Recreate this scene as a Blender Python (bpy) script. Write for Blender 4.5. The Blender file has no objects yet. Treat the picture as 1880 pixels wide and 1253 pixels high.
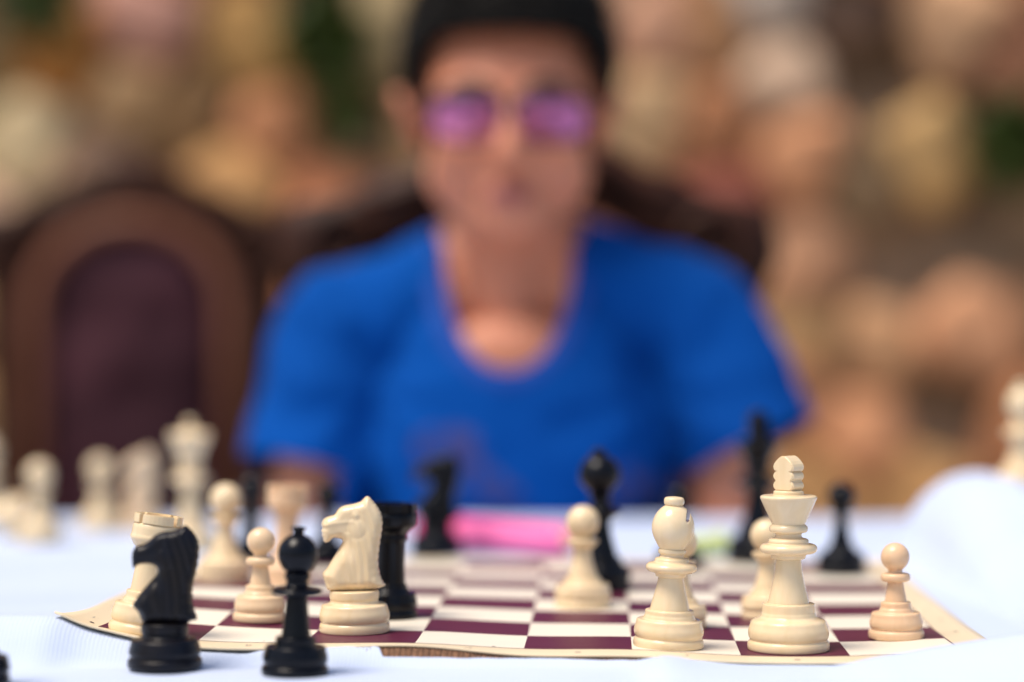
import bpy, bmesh, math, random
import numpy as np
from mathutils import Vector, Matrix, Euler
from mathutils import noise as mnoise
from mathutils.geometry import delaunay_2d_cdt
random.seed(7)
SC = bpy.context.scene
COL = SC.collection
MM = 0.001
R = math.radians
# ------------------------------------------------------------------ camera, world, light
F = 4300.0            # focal length in photo pixels (photo 1880 wide)
HC = 151.5            # lens height above the table, mm
HORIZON = 600.0       # photo row of the horizon
cam_d = bpy.data.cameras.new("camera")
cam = bpy.data.objects.new("camera", cam_d); COL.objects.link(cam)
cam_d.sensor_width = 36.0
cam_d.lens = 36.0 * F / 1880.0
cam.location = (0, 0, HC * MM)
cam.rotation_euler = (math.pi / 2 - math.atan((626.5 - HORIZON) / F), 0, 0)
cam_d.clip_start = 0.05; cam_d.clip_end = 500
cam_d.dof.use_dof = True
cam_d.dof.focus_distance = 1.097
cam_d.dof.aperture_fstop = 2.15
SC.camera = cam
SUN_EL, SUN_AZ = 66.0, 240.0      # azimuth clockwise from +Y (north): behind the camera to the left
w = bpy.data.worlds.new("World"); SC.world = w; w.use_nodes = True
nt = w.node_tree; nt.nodes.clear()
sky = nt.nodes.new("ShaderNodeTexSky"); sky.sky_type = 'NISHITA'; sky.sun_disc = False
sky.sun_elevation = R(SUN_EL); sky.sun_rotation = R(SUN_AZ); sky.air_density = 1.0; sky.dust_density = 2.5; sky.ozone_density = 1.0
bg = nt.nodes.new("ShaderNodeBackground"); bg.inputs[1].default_value = 0.10
wo = nt.nodes.new("ShaderNodeOutputWorld")
nt.links.new(sky.outputs[0], bg.inputs[0]); nt.links.new(bg.outputs[0], wo.inputs[0])
sd = bpy.data.lights.new("sun", 'SUN'); sd.energy = 2.5; sd.angle = R(26); sd.color = (1.0, 0.90, 0.78)
sun = bpy.data.objects.new("sun", sd); COL.objects.link(sun)
sdir = Vector((math.sin(R(SUN_AZ)) * math.cos(R(SUN_EL)), math.cos(R(SUN_AZ)) * math.cos(R(SUN_EL)), math.sin(R(SUN_EL))))
sun.rotation_euler = sdir.to_track_quat('Z', 'Y').to_euler(); sun.location = sdir * 5
SC.view_settings.view_transform = 'Standard'; SC.view_settings.look = 'None'
SC.view_settings.gamma = 1.0; SC.view_settings.use_curve_mapping = False
SC.view_settings.exposure = 0.60
SC.cycles.use_denoising = True
try: SC.cycles.denoiser = 'OPENIMAGEDENOISE'
except Exception: pass
SC.cycles.max_bounces = 8

# ------------------------------------------------------------------ helpers
def world(px, py, z=0.0):
    """photo pixel -> X, Y (mm) on the horizontal plane of height z (mm)"""
    Y = (HC - z) * F / (py - HORIZON)
    return (px - 940.0) * Y / F, Y
def at_depth(px, py, Y):
    return (px - 940.0) * Y / F, HC - (py - HORIZON) * Y / F
def srgb(r, g, b):
    f = lambda c: (c / 255 / 12.92) if c / 255 <= 0.04045 else ((c / 255 + 0.055) / 1.055) ** 2.4
    return (f(r), f(g), f(b))
def mesh_from(name, verts, faces, mat=None, smooth=True):
    me = bpy.data.meshes.new(name)
    me.from_pydata([(v[0] * MM, v[1] * MM, v[2] * MM) for v in verts], [], faces)
    if smooth: me.polygons.foreach_set("use_smooth", [True] * len(me.polygons))
    if mat: me.materials.append(mat)
    me.update()
    return me
def link(name, me, parent=None, loc=None, rot=None):
    o = bpy.data.objects.new(name, me); COL.objects.link(o)
    if parent is not None: o.parent = parent
    if loc is not None: o.location = [c * MM for c in loc]
    if rot is not None: o.rotation_euler = rot
    return o
def thing(name, label, cat, loc=(0, 0, 0), rot=(0, 0, 0), group=None):
    o = bpy.data.objects.new(name, None); COL.objects.link(o)
    o.empty_display_size = 0.01
    o.location = [c * MM for c in loc]; o.rotation_euler = rot
    o["label"] = label; o["category"] = cat
    if group: o["group"] = group
    return o
def copy_tree(o, parent=None):
    c = o.copy(); COL.objects.link(c); c.parent = parent
    for ch in list(o.children): copy_tree(ch, c)
    return c
def bm_mesh(name, bm, mat, smooth=True):
    me = bpy.data.meshes.new(name); bm.normal_update(); bm.to_mesh(me); bm.free()
    if smooth: me.polygons.foreach_set("use_smooth", [True] * len(me.polygons))
    if mat: me.materials.append(mat)
    return me
def lerp_table(xs, ys, x): return float(np.interp(x, xs, ys))
def smooth01(t):
    t = np.clip(t, 0, 1); return t * t * (3 - 2 * t)

# ------------------------------------------------------------------ materials
class NM:
    def __init__(s, name):
        s.m = bpy.data.materials.new(name); s.m.use_nodes = True
        s.t = s.m.node_tree; s.b = s.t.nodes["Principled BSDF"]
    def n(s, typ, **kw):
        nd = s.t.nodes.new(typ)
        for k, v in kw.items():
            if k.startswith("in_"):
                key = k[3:]; key = int(key) if key.isdigit() else key
                nd.inputs[key].default_value = v
            else: setattr(nd, k, v)
        return nd
    def l(s, a, b): s.t.links.new(a, b)
    def coord(s, scale=(1, 1, 1), kind='Object'):
        tc = s.n("ShaderNodeTexCoord"); mp = s.n("ShaderNodeMapping"); mp.inputs['Scale'].default_value = scale
        s.l(tc.outputs[kind], mp.inputs[0]); return mp.outputs[0]
    def noise(s, vec, scale, detail=3, rough=0.55, dist=0.0):
        nz = s.n("ShaderNodeTexNoise", in_Scale=scale, in_Detail=detail, in_Roughness=rough, in_Distortion=dist)
        s.l(vec, nz.inputs['Vector']); return nz.outputs[0]
    def ramp(s, fac, stops):
        r = s.n("ShaderNodeValToRGB"); e = r.color_ramp.elements
        while len(e) < len(stops): e.new(0.5)
        for i, (p, c) in enumerate(stops): e[i].position = p; e[i].color = (*c, 1) if len(c) == 3 else c
        s.l(fac, r.inputs[0]); return r.outputs[0]
    def bump(s, h, strength=0.3, dist=0.001, prev=None):
        b = s.n("ShaderNodeBump", in_Strength=strength, in_Distance=dist); s.l(h, b.inputs['Height'])
        if prev is not None: s.l(prev, b.inputs['Normal'])
        s.l(b.outputs[0], s.b.inputs['Normal']); return b.outputs[0]
    def set(s, **kw):
        for k, v in kw.items(): s.b.inputs[k.replace('_', ' ')].default_value = v
def mat_plastic(name, c0, c1, rough=0.28, sss=0.12, spec=0.5):
    m = NM(name)
    v = m.coord((1, 1, 0.3)); nz = m.noise(v, 120, 3, 0.5, 1.5)
    v2 = m.coord(); nb = m.noise(v2, 35, 2)
    mx = m.n("ShaderNodeMath", operation='MULTIPLY_ADD', in_1=0.55); m.l(nz, mx.inputs[0])
    mm2 = m.n("ShaderNodeMath", operation='MULTIPLY', in_1=0.45); m.l(nb, mm2.inputs[0]); m.l(mm2.outputs[0], mx.inputs[2])
    col = m.ramp(mx.outputs[0], [(0.32, c1), (0.62, c0)])
    m.l(col, m.b.inputs['Base Color'])
    rr = m.n("ShaderNodeMapRange", in_3=rough - 0.06, in_4=rough + 0.12); m.l(nb, rr.inputs[0]); m.l(rr.outputs[0], m.b.inputs['Roughness'])
    m.set(Specular_IOR_Level=spec)
    if sss:
        m.set(Subsurface_Weight=sss, Subsurface_Scale=0.003); m.b.inputs['Subsurface Radius'].default_value = (1.0, 0.6, 0.35)
    fine = m.noise(v2, 900, 3); m.bump(fine, 0.05, 0.0003)
    return m.m
M_IVORY = mat_plastic("ivory_plastic", (0.81, 0.64, 0.405), (0.76, 0.575, 0.335), 0.17)
M_PINK = mat_plastic("peach_plastic", (0.80, 0.55, 0.34), (0.75, 0.49, 0.285), 0.30)
M_PALEPINK = mat_plastic("pale_peach_plastic", (0.80, 0.60, 0.385), (0.76, 0.545, 0.33), 0.28)
M_BLACK = mat_plastic("black_plastic", (0.0035, 0.004, 0.007), (0.002, 0.0025, 0.004), 0.20, 0, 0.22)
M_BLACKW = mat_plastic("worn_black_plastic", (0.004, 0.005, 0.010), (0.010, 0.007, 0.005), 0.30, 0, 0.22)

def mat_simple(name, c0, c1, scale=40, rough=0.5, bump=0.2, bdist=0.0005, spec=0.5, stretch=(1, 1, 1), bscale=None, p0=0.35, p1=0.65, detail=4):
    m = NM(name); v = m.coord(stretch); nz = m.noise(v, scale, detail)
    m.l(m.ramp(nz, [(p0, c0), (p1, c1)]), m.b.inputs['Base Color'])
    m.set(Roughness=rough, Specular_IOR_Level=spec)
    m.bump(m.noise(v, bscale or scale * 3, 5), bump, bdist)
    return m.m
def mat_vinyl(name, c, spots, rough):
    m = NM(name); v = m.coord()
    big = m.noise(v, 9, 3); sp = m.noise(v, 700, 2, 0.5)
    mask = m.ramp(sp, [(0.70, (0, 0, 0)), (0.76, (1, 1, 1))])
    dirt = m.ramp(big, [(0.3, tuple(x * 0.93 for x in c)), (0.7, c)])
    mx = m.n("ShaderNodeMix", data_type='RGBA'); m.l(mask, mx.inputs[0]); m.l(dirt, mx.inputs[6]); mx.inputs[7].default_value = (*spots, 1)
    m.l(mx.outputs[2], m.b.inputs['Base Color'])
    rr = m.n("ShaderNodeMapRange", in_3=rough - 0.08, in_4=rough + 0.12); m.l(big, rr.inputs[0]); m.l(rr.outputs[0], m.b.inputs['Roughness'])
    m.set(Specular_IOR_Level=0.4)
    bb = m.bump(m.noise(v, 22, 3), 0.5, 0.0012)
    m.bump(m.noise(v, 400, 4), 0.12, 0.0003, bb)
    return m.m
M_VCREAM = mat_vinyl("cream_vinyl", (0.84, 0.76, 0.62), (0.60, 0.52, 0.40), 0.45)
M_VBORDER = mat_vinyl("border_vinyl", (0.78, 0.64, 0.43), (0.50, 0.40, 0.27), 0.42)
M_VDARK = mat_vinyl("maroon_vinyl", (0.095, 0.009, 0.034), (0.16, 0.06, 0.09), 0.42)
M_VBACK = mat_simple("maroon_backing", (0.10, 0.012, 0.05), (0.14, 0.02, 0.07), 60, 0.6)
M_INK = mat_simple("dark_ink", (0.03, 0.02, 0.02), (0.05, 0.03, 0.03), 60, 0.6)
M_INKSOFT = mat_simple("faded_ink", (0.42, 0.36, 0.29), (0.34, 0.29, 0.24), 600, 0.6)

def mat_cloth():
    m = NM("white_ribbed_cloth"); v = m.coord()
    big = m.noise(v, 6, 3)
    m.l(m.ramp(big, [(0.3, (0.52, 0.60, 0.78)), (0.7, (0.57, 0.65, 0.82))]), m.b.inputs['Base Color'])
    m.set(Roughness=0.9, Specular_IOR_Level=0.1, Sheen_Weight=0.25)
    wv = m.n("ShaderNodeTexWave", wave_type='BANDS', bands_direction='X', in_Scale=170.0, in_Distortion=0.6, in_Detail=1.0)
    m.l(v, wv.inputs['Vector'])
    b1 = m.bump(wv.outputs[1], 0.22, 0.0005)
    m.bump(m.noise(v, 1100, 3), 0.3, 0.0003, b1)
    return m.m
M_CLOTH = mat_cloth()
def mat_mat():
    m = NM("brown_woven_mat"); v = m.coord()
    m.l(m.ramp(m.noise(v, 300, 3), [(0.3, (0.10, 0.045, 0.022)), (0.7, (0.24, 0.12, 0.06))]), m.b.inputs['Base Color'])
    m.set(Roughness=0.8)
    wv = m.n("ShaderNodeTexWave", wave_type='BANDS', bands_direction='X', in_Scale=120.0); m.l(v, wv.inputs['Vector'])
    m.bump(wv.outputs[1], 0.8, 0.001)
    return m.m
M_MAT = mat_mat()
M_WOOD = mat_simple("dark_table_wood", (0.07, 0.03, 0.015), (0.14, 0.06, 0.03), 12, 0.45, 0.2, 0.0005, stretch=(1, 8, 8))
M_CHAIRW = mat_simple("carved_dark_wood", (0.026, 0.008, 0.004), (0.062, 0.019, 0.008), 14, 0.5, 0.4, 0.002, spec=0.2, stretch=(3, 3, 1))
M_CHAIRL = mat_simple("reddish_wood_moulding", (0.22, 0.085, 0.05), (0.31, 0.125, 0.075), 10, 0.45, 0.3, 0.001, spec=0.25, stretch=(3, 3, 1))
M_PAD = mat_simple("plum_upholstery", (0.040, 0.014, 0.020), (0.085, 0.030, 0.040), 9, 0.75, 0.4, 0.001, spec=0.15, bscale=200)
M_SKIN = None
def mat_skin():
    m = NM("skin"); v = m.coord()
    m.l(m.ramp(m.noise(v, 14, 4), [(0.3, (0.60, 0.215, 0.112)), (0.7, (0.71, 0.275, 0.148))]), m.b.inputs['Base Color'])
    m.set(Roughness=0.5, Subsurface_Weight=0.15, Subsurface_Scale=0.006); m.b.inputs['Subsurface Radius'].default_value = (1, 0.35, 0.2)
    m.bump(m.noise(v, 500, 4), 0.15, 0.0006)
    return m.m
M_SKIN = mat_skin()
M_LIP = mat_simple("lips_skin", (0.33, 0.085, 0.075), (0.40, 0.115, 0.095), 60, 0.4)
M_HAIR = mat_simple("black_hair", (0.003, 0.0025, 0.002), (0.008, 0.006, 0.004), 60, 0.6, 0.8, 0.003, spec=0.15, stretch=(4, 4, 1))
M_TROUSER = mat_simple("dark_navy_trousers", (0.02, 0.022, 0.035), (0.035, 0.037, 0.055), 60, 0.85, 0.3)
M_SHOE = mat_simple("grey_shoe", (0.12, 0.12, 0.12), (0.2, 0.2, 0.2), 30, 0.6)
M_WHITEEYE = mat_simple("eye_white", (0.7, 0.66, 0.62), (0.75, 0.7, 0.68), 30, 0.2)
M_IRIS = mat_simple("dark_brown_iris", (0.02, 0.01, 0.006), (0.03, 0.015, 0.008), 30, 0.15)
M_FRAME = mat_simple("dark_spectacle_frame", (0.05, 0.02, 0.02), (0.07, 0.03, 0.03), 30, 0.3)
def mat_shirt():
    m = NM("blue_jersey"); v = m.coord()
    base = m.ramp(m.noise(v, 5, 3), [(0.3, (0.001, 0.054, 0.26)), (0.7, (0.001, 0.066, 0.315))])
    # faded printed motif on the chest (a flat print: two soft-edged muted shapes)
    tc = m.n("ShaderNodeTexCoord"); sep = m.n("ShaderNodeSeparateXYZ"); m.l(tc.outputs['Object'], sep.inputs[0])
    total = None
    for (cx, cz, ax, az, rot) in [(-0.050, 0.055, 0.030, 0.018, 0.0), (-0.018, 0.025, 0.040, 0.014, 0.6), (0.098, 0.022, 0.022, 0.020, 0.0)]:
        dx = m.n("ShaderNodeMath", operation='SUBTRACT', in_1=cx); m.l(sep.outputs[0], dx.inputs[0])
        dz = m.n("ShaderNodeMath", operation='SUBTRACT', in_1=cz); m.l(sep.outputs[2], dz.inputs[0])
        c_, s_ = math.cos(rot), math.sin(rot)
        def lin(a, b):
            p = m.n("ShaderNodeMath", operation='MULTIPLY', in_1=a); m.l(dx.outputs[0], p.inputs[0])
            q = m.n("ShaderNodeMath", operation='MULTIPLY_ADD', in_1=b); m.l(dz.outputs[0], q.inputs[0]); m.l(p.outputs[0], q.inputs[2])
            sq = m.n("ShaderNodeMath", operation='POWER', in_1=2.0)
            ab = m.n("ShaderNodeMath", operation='ABSOLUTE'); m.l(q.outputs[0], ab.inputs[0]); m.l(ab.outputs[0], sq.inputs[0]); return sq.outputs[0]
        s1, s2 = lin(c_ / ax, -s_ / ax), lin(s_ / az, c_ / az)
        ad = m.n("ShaderNodeMath", operation='ADD'); m.l(s1, ad.inputs[0]); m.l(s2, ad.inputs[1])
        lt = m.n("ShaderNodeMath", operation='LESS_THAN', in_1=1.0); m.l(ad.outputs[0], lt.inputs[0])
        if total is None: total = lt.outputs[0]
        else:
            mxm = m.n("ShaderNodeMath", operation='MAXIMUM'); m.l(total, mxm.inputs[0]); m.l(lt.outputs[0], mxm.inputs[1]); total = mxm.outputs[0]
    gate = m.ramp(m.noise(v, 90, 3), [(0.42, (0, 0, 0)), (0.50, (0.75, 0.75, 0.75))])
    mul = m.n("ShaderNodeMath", operation='MULTIPLY'); m.l(total, mul.inputs[0]); m.l(gate, mul.inputs[1])
    mx = m.n("ShaderNodeMix", data_type='RGBA'); m.l(mul.outputs[0], mx.inputs[0]); m.l(base, mx.inputs[6]); mx.inputs[7].default_value = (0.07, 0.055, 0.15, 1)
    m.l(mx.outputs[2], m.b.inputs['Base Color'])
    m.set(Roughness=0.9, Specular_IOR_Level=0.08)
    m.bump(m.noise(v, 700, 3), 0.3, 0.0005)
    return m.m
M_SHIRT = mat_shirt()
M_COLLAR = mat_simple("blue_rib_collar", (0.003, 0.05, 0.28), (0.004, 0.06, 0.33), 300, 0.9, 0.3)
M_PINKPEN = mat_simple("neon_pink_plastic", (0.92, 0.03, 0.22), (0.95, 0.05, 0.26), 20, 0.35, 0.05)
M_PINKPALE = mat_simple("pale_pink_plastic", (0.95, 0.17, 0.42), (0.95, 0.22, 0.47), 20, 0.35, 0.05)
M_YELPEN = mat_simple("neon_yellow_plastic", (0.75, 0.80, 0.25), (0.8, 0.85, 0.35), 20, 0.35, 0.05)
M_PENWHITE = mat_simple("pen_tip_peach", (0.9, 0.45, 0.33), (0.9, 0.5, 0.36), 20, 0.5, 0.05)
M_LEAF = mat_simple("leaf_green", (0.035, 0.07, 0.008), (0.07, 0.11, 0.015), 30, 0.5)
M_STEM = mat_simple("plant_stem", (0.06, 0.05, 0.02), (0.09, 0.07, 0.03), 30, 0.7)
M_MORTAR = mat_simple("earthy_mortar", (0.14, 0.088, 0.05), (0.40, 0.265, 0.16), 7, 0.95, 1.0, 0.02)
M_FLOOR = mat_simple("stone_paving", (0.20, 0.16, 0.12), (0.32, 0.27, 0.21), 3, 0.85, 0.6, 0.004)
M_PAVE = mat_simple("paving_slab_stone", (0.24, 0.19, 0.14), (0.36, 0.30, 0.23), 6, 0.85, 0.6, 0.003)
def mat_lens():
    m = bpy.data.materials.new("coated_lens"); m.use_nodes = True; t = m.node_tree; t.nodes.clear()
    tr = t.nodes.new("ShaderNodeBsdfTransparent"); gl = t.nodes.new("ShaderNodeBsdfGlossy")
    tr.inputs[0].default_value = (0.55, 0.40, 0.58, 1); gl.inputs[0].default_value = (0.95, 0.32, 0.72, 1); gl.inputs['Roughness'].default_value = 0.06
    mx = t.nodes.new("ShaderNodeMixShader"); mx.inputs[0].default_value = 0.33
    o = t.nodes.new("ShaderNodeOutputMaterial")
    t.links.new(tr.outputs[0], mx.inputs[1]); t.links.new(gl.outputs[0], mx.inputs[2]); t.links.new(mx.outputs[0], o.inputs[0])
    return m
M_LENS = mat_lens()

# ------------------------------------------------------------------ ground, wall
bm = bmesh.new()
v = [bm.verts.new((x, y, -0.756)) for x, y in ((-60, -60), (60, -60), (60, 60), (-60, 60))]
bm.faces.new(v); g = link("ground", bm_mesh("ground", bm, M_FLOOR, False)); g["kind"] = "structure"
# paving slabs near the table: real slabs with recessed joints
SLAB = []
def slab_mesh(wx, wy):
    b = 6; h = 10
    vs = [(-wx, -wy, -20), (wx, -wy, -20), (wx, wy, -20), (-wx, wy, -20), (-wx, -wy, h - 4), (wx, -wy, h - 4), (wx, wy, h - 4), (-wx, wy, h - 4),
          (-wx + b, -wy + b, h), (wx - b, -wy + b, h), (wx - b, wy - b, h), (-wx + b, wy - b, h)]
    fs = [(0, 1, 5, 4), (1, 2, 6, 5), (2, 3, 7, 6), (3, 0, 4, 7), (4, 5, 9, 8), (5, 6, 10, 9), (6, 7, 11, 10), (7, 4, 8, 11), (8, 9, 10, 11)]
    return mesh_from("paving_slab", vs, fs, M_PAVE, False)
sm = slab_mesh(196, 196)
for i in range(-6, 7):
    for j in range(1, 11):
        o = link("paving_slab", sm, g, (i * 400 + 10 * (j % 2), j * 400, -756 + random.uniform(-1.5, 1.5)))

WY = 4300.0; WS = F / WY
CTRL = [(50, 20, 70, 60, 25), (130, 100, 160, 112, 55), (60, 200, 125, 105, 72), (60, 270, 195, 170, 142), (250, 40, 150, 120, 105), (250, 130, 150, 120, 95),
        (350, 200, 118, 92, 68), (480, 90, 185, 137, 88), (480, 200, 155, 113, 78), (590, 60, 60, 58, 18), (640, 220, 75, 65, 45), (520, 300, 185, 132, 90),
        (300, 260, 120, 90, 65), (680, 60, 160, 133, 105), (620, 370, 170, 112, 80), (1220, 60, 165, 135, 115), (1200, 200, 170, 135, 108), (1300, 60, 140, 95, 60),
        (1400, 15, 225, 205, 205), (1450, 150, 200, 165, 145), (1300, 230, 160, 110, 75), (1450, 270, 182, 130, 98), (1600, 120, 75, 55, 40), (1750, 60, 195, 148, 118),
        (1800, 150, 110, 80, 60), (1700, 290, 208, 168, 120), (1850, 400, 50, 42, 15), (1600, 350, 100, 80, 65), (1480, 480, 192, 150, 112), (1650, 460, 85, 60, 45),
        (1780, 500, 100, 70, 45), (1770, 620, 190, 142, 115), (1600, 620, 170, 128, 92), (1740, 760, 70, 45, 25), (1600, 760, 172, 130, 95), (1850, 830, 155, 108, 78),
        (1600, 900, 165, 124, 88), (1350, 350, 110, 65, 50), (900, 200, 150, 115, 90), (20, 600, 140, 110, 80)]
FEATURE = [(60, 265, 0), (130, 95, 0), (260, 60, 0), (240, 180, 0), (470, 95, 0), (350, 210, 0), (500, 240, 0), (595, 60, 1), (640, 230, 1), (690, 70, 0), (620, 370, 0), (430, 330, 0),
           (60, -5, 1), (170, 310, 0), (1215, 60, 0), (1200, 210, 0), (1310, 60, 0), (1400, 5, 0), (1430, 150, 0), (1310, 235, 0), (1470, 290, 0), (1600, 130, 1), (1745, 55, 0),
           (1850, 130, 0), (1700, 290, 0), (1850, 270, 1), (1590, 340, 0), (1480, 480, 0), (1650, 470, 1), (1840, 410, 1), (1775, 625, 0), (1590, 640, 0), (1740, 765, 1),
           (1580, 800, 0), (1870, 800, 0), (1690, 900, 0), (1450, 720, 0), (1330, 380, 0), (1490, 620, 0), (1500, 910, 0), (1560, 40, 0)]
def wall_pt(px, py): return at_depth(px, py, WY)
sites = [(*wall_pt(px, py), gp) for px, py, gp in FEATURE]
X0, X1, Z0, Z1 = -2400, 2400, -760, 1700
tries = 0
while len(sites) < 340 and tries < 30000:
    tries += 1
    x, z = random.uniform(X0, X1), random.uniform(Z0, Z1)
    if all((x - a) ** 2 + ((z - b) * 1.15) ** 2 > 160 ** 2 for a, b, _ in sites): sites.append((x, z, 1 if random.random() < 0.05 else 0))
def clip_cell(k):
    cx, cz, _ = sites[k]
    poly = [(cx - 330, cz - 250), (cx + 330, cz - 250), (cx + 330, cz + 250), (cx - 330, cz + 250)]
    poly = [(min(max(a, X0), X1), min(max(b, Z0), Z1)) for a, b in poly]
    for j, (ox, oz, _) in enumerate(sites):
        if j == k or abs(ox - cx) > 700 or abs(oz - cz) > 600: continue
        mx_, mz_ = (cx + ox) / 2, (cz + oz) / 2; nx, nz_ = ox - cx, oz - cz
        out = []
        for i in range(len(poly)):
            a, b = poly[i], poly[(i + 1) % len(poly)]
            da = (a[0] - mx_) * nx + (a[1] - mz_) * nz_; db = (b[0] - mx_) * nx + (b[1] - mz_) * nz_
            if da <= 0: out.append(a)
            if (da < 0) != (db < 0) and da != db:
                t = da / (da - db); out.append((a[0] + (b[0] - a[0]) * t, a[1] + (b[1] - a[1]) * t))
        poly = out
        if len(poly) < 3: return None
    return poly
stone_mats = {}
ALB = 1.75
def stone_mat(rgb):
    key = tuple(int(c // 10) * 10 for c in rgb)
    if key not in stone_mats:
        c = srgb(*key); c = (c[0] * ALB, c[1] * ALB * 1.0, c[2] * ALB * 0.90); kq = min(1.0, 0.68 / max(c)); c = tuple(x * kq for x in c)
        stone_mats[key] = mat_simple("stone_%s" % "tan", tuple(x * 0.58 for x in c), tuple(x * 1.25 for x in c), 9, 0.9, 0.8, 0.006, detail=6, bscale=30)
    return stone_mats[key]
wall = thing("rubble_wall", "rough rubble stone wall of tan and brown stones filling the blurred background", "wall", (0, WY, 0))
# mortar backing : a displaced sheet with a body behind it
vs, fs = [], []; NXW, NZW = 121, 63
for j in range(NZW):
    for i in range(NXW):
        x = X0 - 300 + (X1 - X0 + 600) * i / (NXW - 1); z = Z0 + (Z1 - Z0 + 500) * j / (NZW - 1)
        vs.append((x, 6 + 16 * mnoise.noise(Vector((x / 140, z / 140, 3))) + min(42, sum(60 * math.exp(-((x - a) ** 2 + (z - b) ** 2) / (2 * 62 ** 2)) for a, b, gp in sites if gp)), z))
for j in range(NZW - 1):
    for i in range(NXW - 1):
        a = j * NXW + i; fs.append((a, a + 1, a + NXW + 1, a + NXW))
n0 = len(vs)
xa, xb, za, zb = X0 - 300, X1 + 300, Z0, Z1 + 500
vs += [(xa, 60, za), (xb, 60, za), (xb, 60, zb), (xa, 60, zb), (xa, 450, za), (xb, 450, za), (xb, 450, zb), (xa, 450, zb)]
fs += [(n0 + 3, n0 + 2, n0 + 6, n0 + 7), (n0, n0 + 3, n0 + 7, n0 + 4), (n0 + 1, n0 + 5, n0 + 6, n0 + 2), (n0 + 4, n0 + 7, n0 + 6, n0 + 5)]
link("mortar", mesh_from("mortar", vs, fs, M_MORTAR), wall)
for k, (cx, cz, gp) in enumerate(sites):
    if gp: continue
    poly = clip_cell(k)
    if not poly or len(poly) < 3: continue
    n = 16
    P = [Vector(p) for p in poly]; L = [(P[(i + 1) % len(P)] - P[i]).length for i in range(len(P))]; T = sum(L)
    if T < 200: continue
    pts = []
    for q in range(n):
        d = T * q / n; i = 0
        while d > L[i] and i < len(L) - 1: d -= L[i]; i += 1
        pts.append(P[i].lerp(P[(i + 1) % len(P)], d / max(L[i], 1e-6)))
    for _ in range(0): pts = [(pts[i - 1] + 2 * pts[i] + pts[(i + 1) % n]) / 4 for i in range(n)]
    c = sum(pts, Vector((0, 0))) / n
    px = 940 + c.x * WS; py = 600 - (c.y - HC) * WS
    ws = [math.exp(-((px - q[0]) ** 2 + (py - q[1]) ** 2) / (2 * 50 ** 2)) + 1e-9 * (1 / (1 + ((px - q[0]) ** 2 + (py - q[1]) ** 2) ** 0.5 / 100)) for q in CTRL]
    S_ = sum(ws); rgb = [sum(a * q[2 + e] for a, q in zip(ws, CTRL)) / S_ for e in range(3)]
    if not (-100 < px < 1980 and -100 < py < 1000): rgb = random.choice([(165, 125, 92), (150, 115, 90), (185, 145, 110), (120, 90, 66), (175, 130, 100)])
    depth = random.uniform(26, 52)
    vs, fs = [], []
    prof = [(1.0, 30), (0.985, -depth * 0.35), (0.88, -depth * 0.82), (0.5, -depth * 1.0)]
    for rf, dy in prof:
        for p in pts:
            q = c + (p - c) * rf
            nn = mnoise.noise(Vector((q.x / 60, q.y / 60, k * 1.7)))
            vs.append((q.x + 5 * nn, dy + (14 * nn if dy < 0 else 0), q.y))
    vs.append((c.x, -depth * 1.02, c.y))
    for r_ in range(len(prof) - 1):
        for q in range(n):
            a = r_ * n + q; b = r_ * n + (q + 1) % n; fs.append((a, b, b + n, a + n))
    t0 = (len(prof) - 1) * n
    for q in range(n): fs.append((t0 + q, t0 + (q + 1) % n, len(vs) - 1))
    me = mesh_from("stone", vs, fs, stone_mat(rgb))
    link("stone", me, wall)

# plants growing out of the wall
def plant(px, py, rad, nl, label, seed):
    rnd = random.Random(seed)
    x, z = at_depth(px, py, WY - 60)
    root = thing("wall_plant", label, "plant", (x, WY - 30, z), group="plants rooted in the gaps of the wall")
    bm = bmesh.new(); bs = bmesh.new()
    for i in range(nl):
        th = rnd.uniform(0, 2 * math.pi); rr = rad * math.sqrt(rnd.random())
        p = Vector((rr * math.cos(th), -rnd.uniform(20, 90), rr * 1.25 * math.sin(th))) * MM
        L = rnd.uniform(22, 42) * MM; W = L * 0.38
        M = Matrix.Translation(p) @ Euler((rnd.uniform(-1, 1.2), rnd.uniform(-1, 1), rnd.uniform(0, 6.28))).to_matrix().to_4x4()
        pp = [(0, 0, 0), (W, L * 0.35, L * 0.05), (W * 0.8, L * 0.7, 0), (0, L, -L * 0.12), (-W * 0.8, L * 0.7, 0), (-W, L * 0.35, L * 0.05), (0, L * 0.5, -L * 0.08)]
        vv = [bm.verts.new(M @ Vector(q)) for q in pp]
        for a, b in ((0, 1), (1, 2), (2, 3), (3, 4), (4, 5), (5, 0)): bm.faces.new((vv[a], vv[b], vv[6]))
        if i % 12 == 0:
            q0 = Vector((0, 0, -0.01)); d = (p - q0); side = Vector((1, 0, 0)).cross(d).normalized() * 0.0012; s2 = side.cross(d).normalized() * 0.0012
            ring = [side, s2, -side, -s2]
            A = [bs.verts.new(q0 + r_) for r_ in ring]; B = [bs.verts.new(p + r_ * 0.4) for r_ in ring]
            for e in range(4): bs.faces.new((A[e], A[(e + 1) % 4], B[(e + 1) % 4], B[e]))
    o = link("foliage", bm_mesh("foliage", bm, M_LEAF), root); o["kind"] = "stuff"
    link("stems", bm_mesh("stems", bs, M_STEM), root)
plant(600, 70, 75, 420, "leafy green plant on the wall left of the boy's hair", 1)
plant(1855, 265, 62, 420, "tall green plant on the wall at the right border of the picture", 2)
plant(70, -5, 62, 260, "green plant in the top left corner of the wall", 3)
plant(640, 215, 40, 120, "small dark plant on the wall beside the boy's ear", 4)

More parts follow.
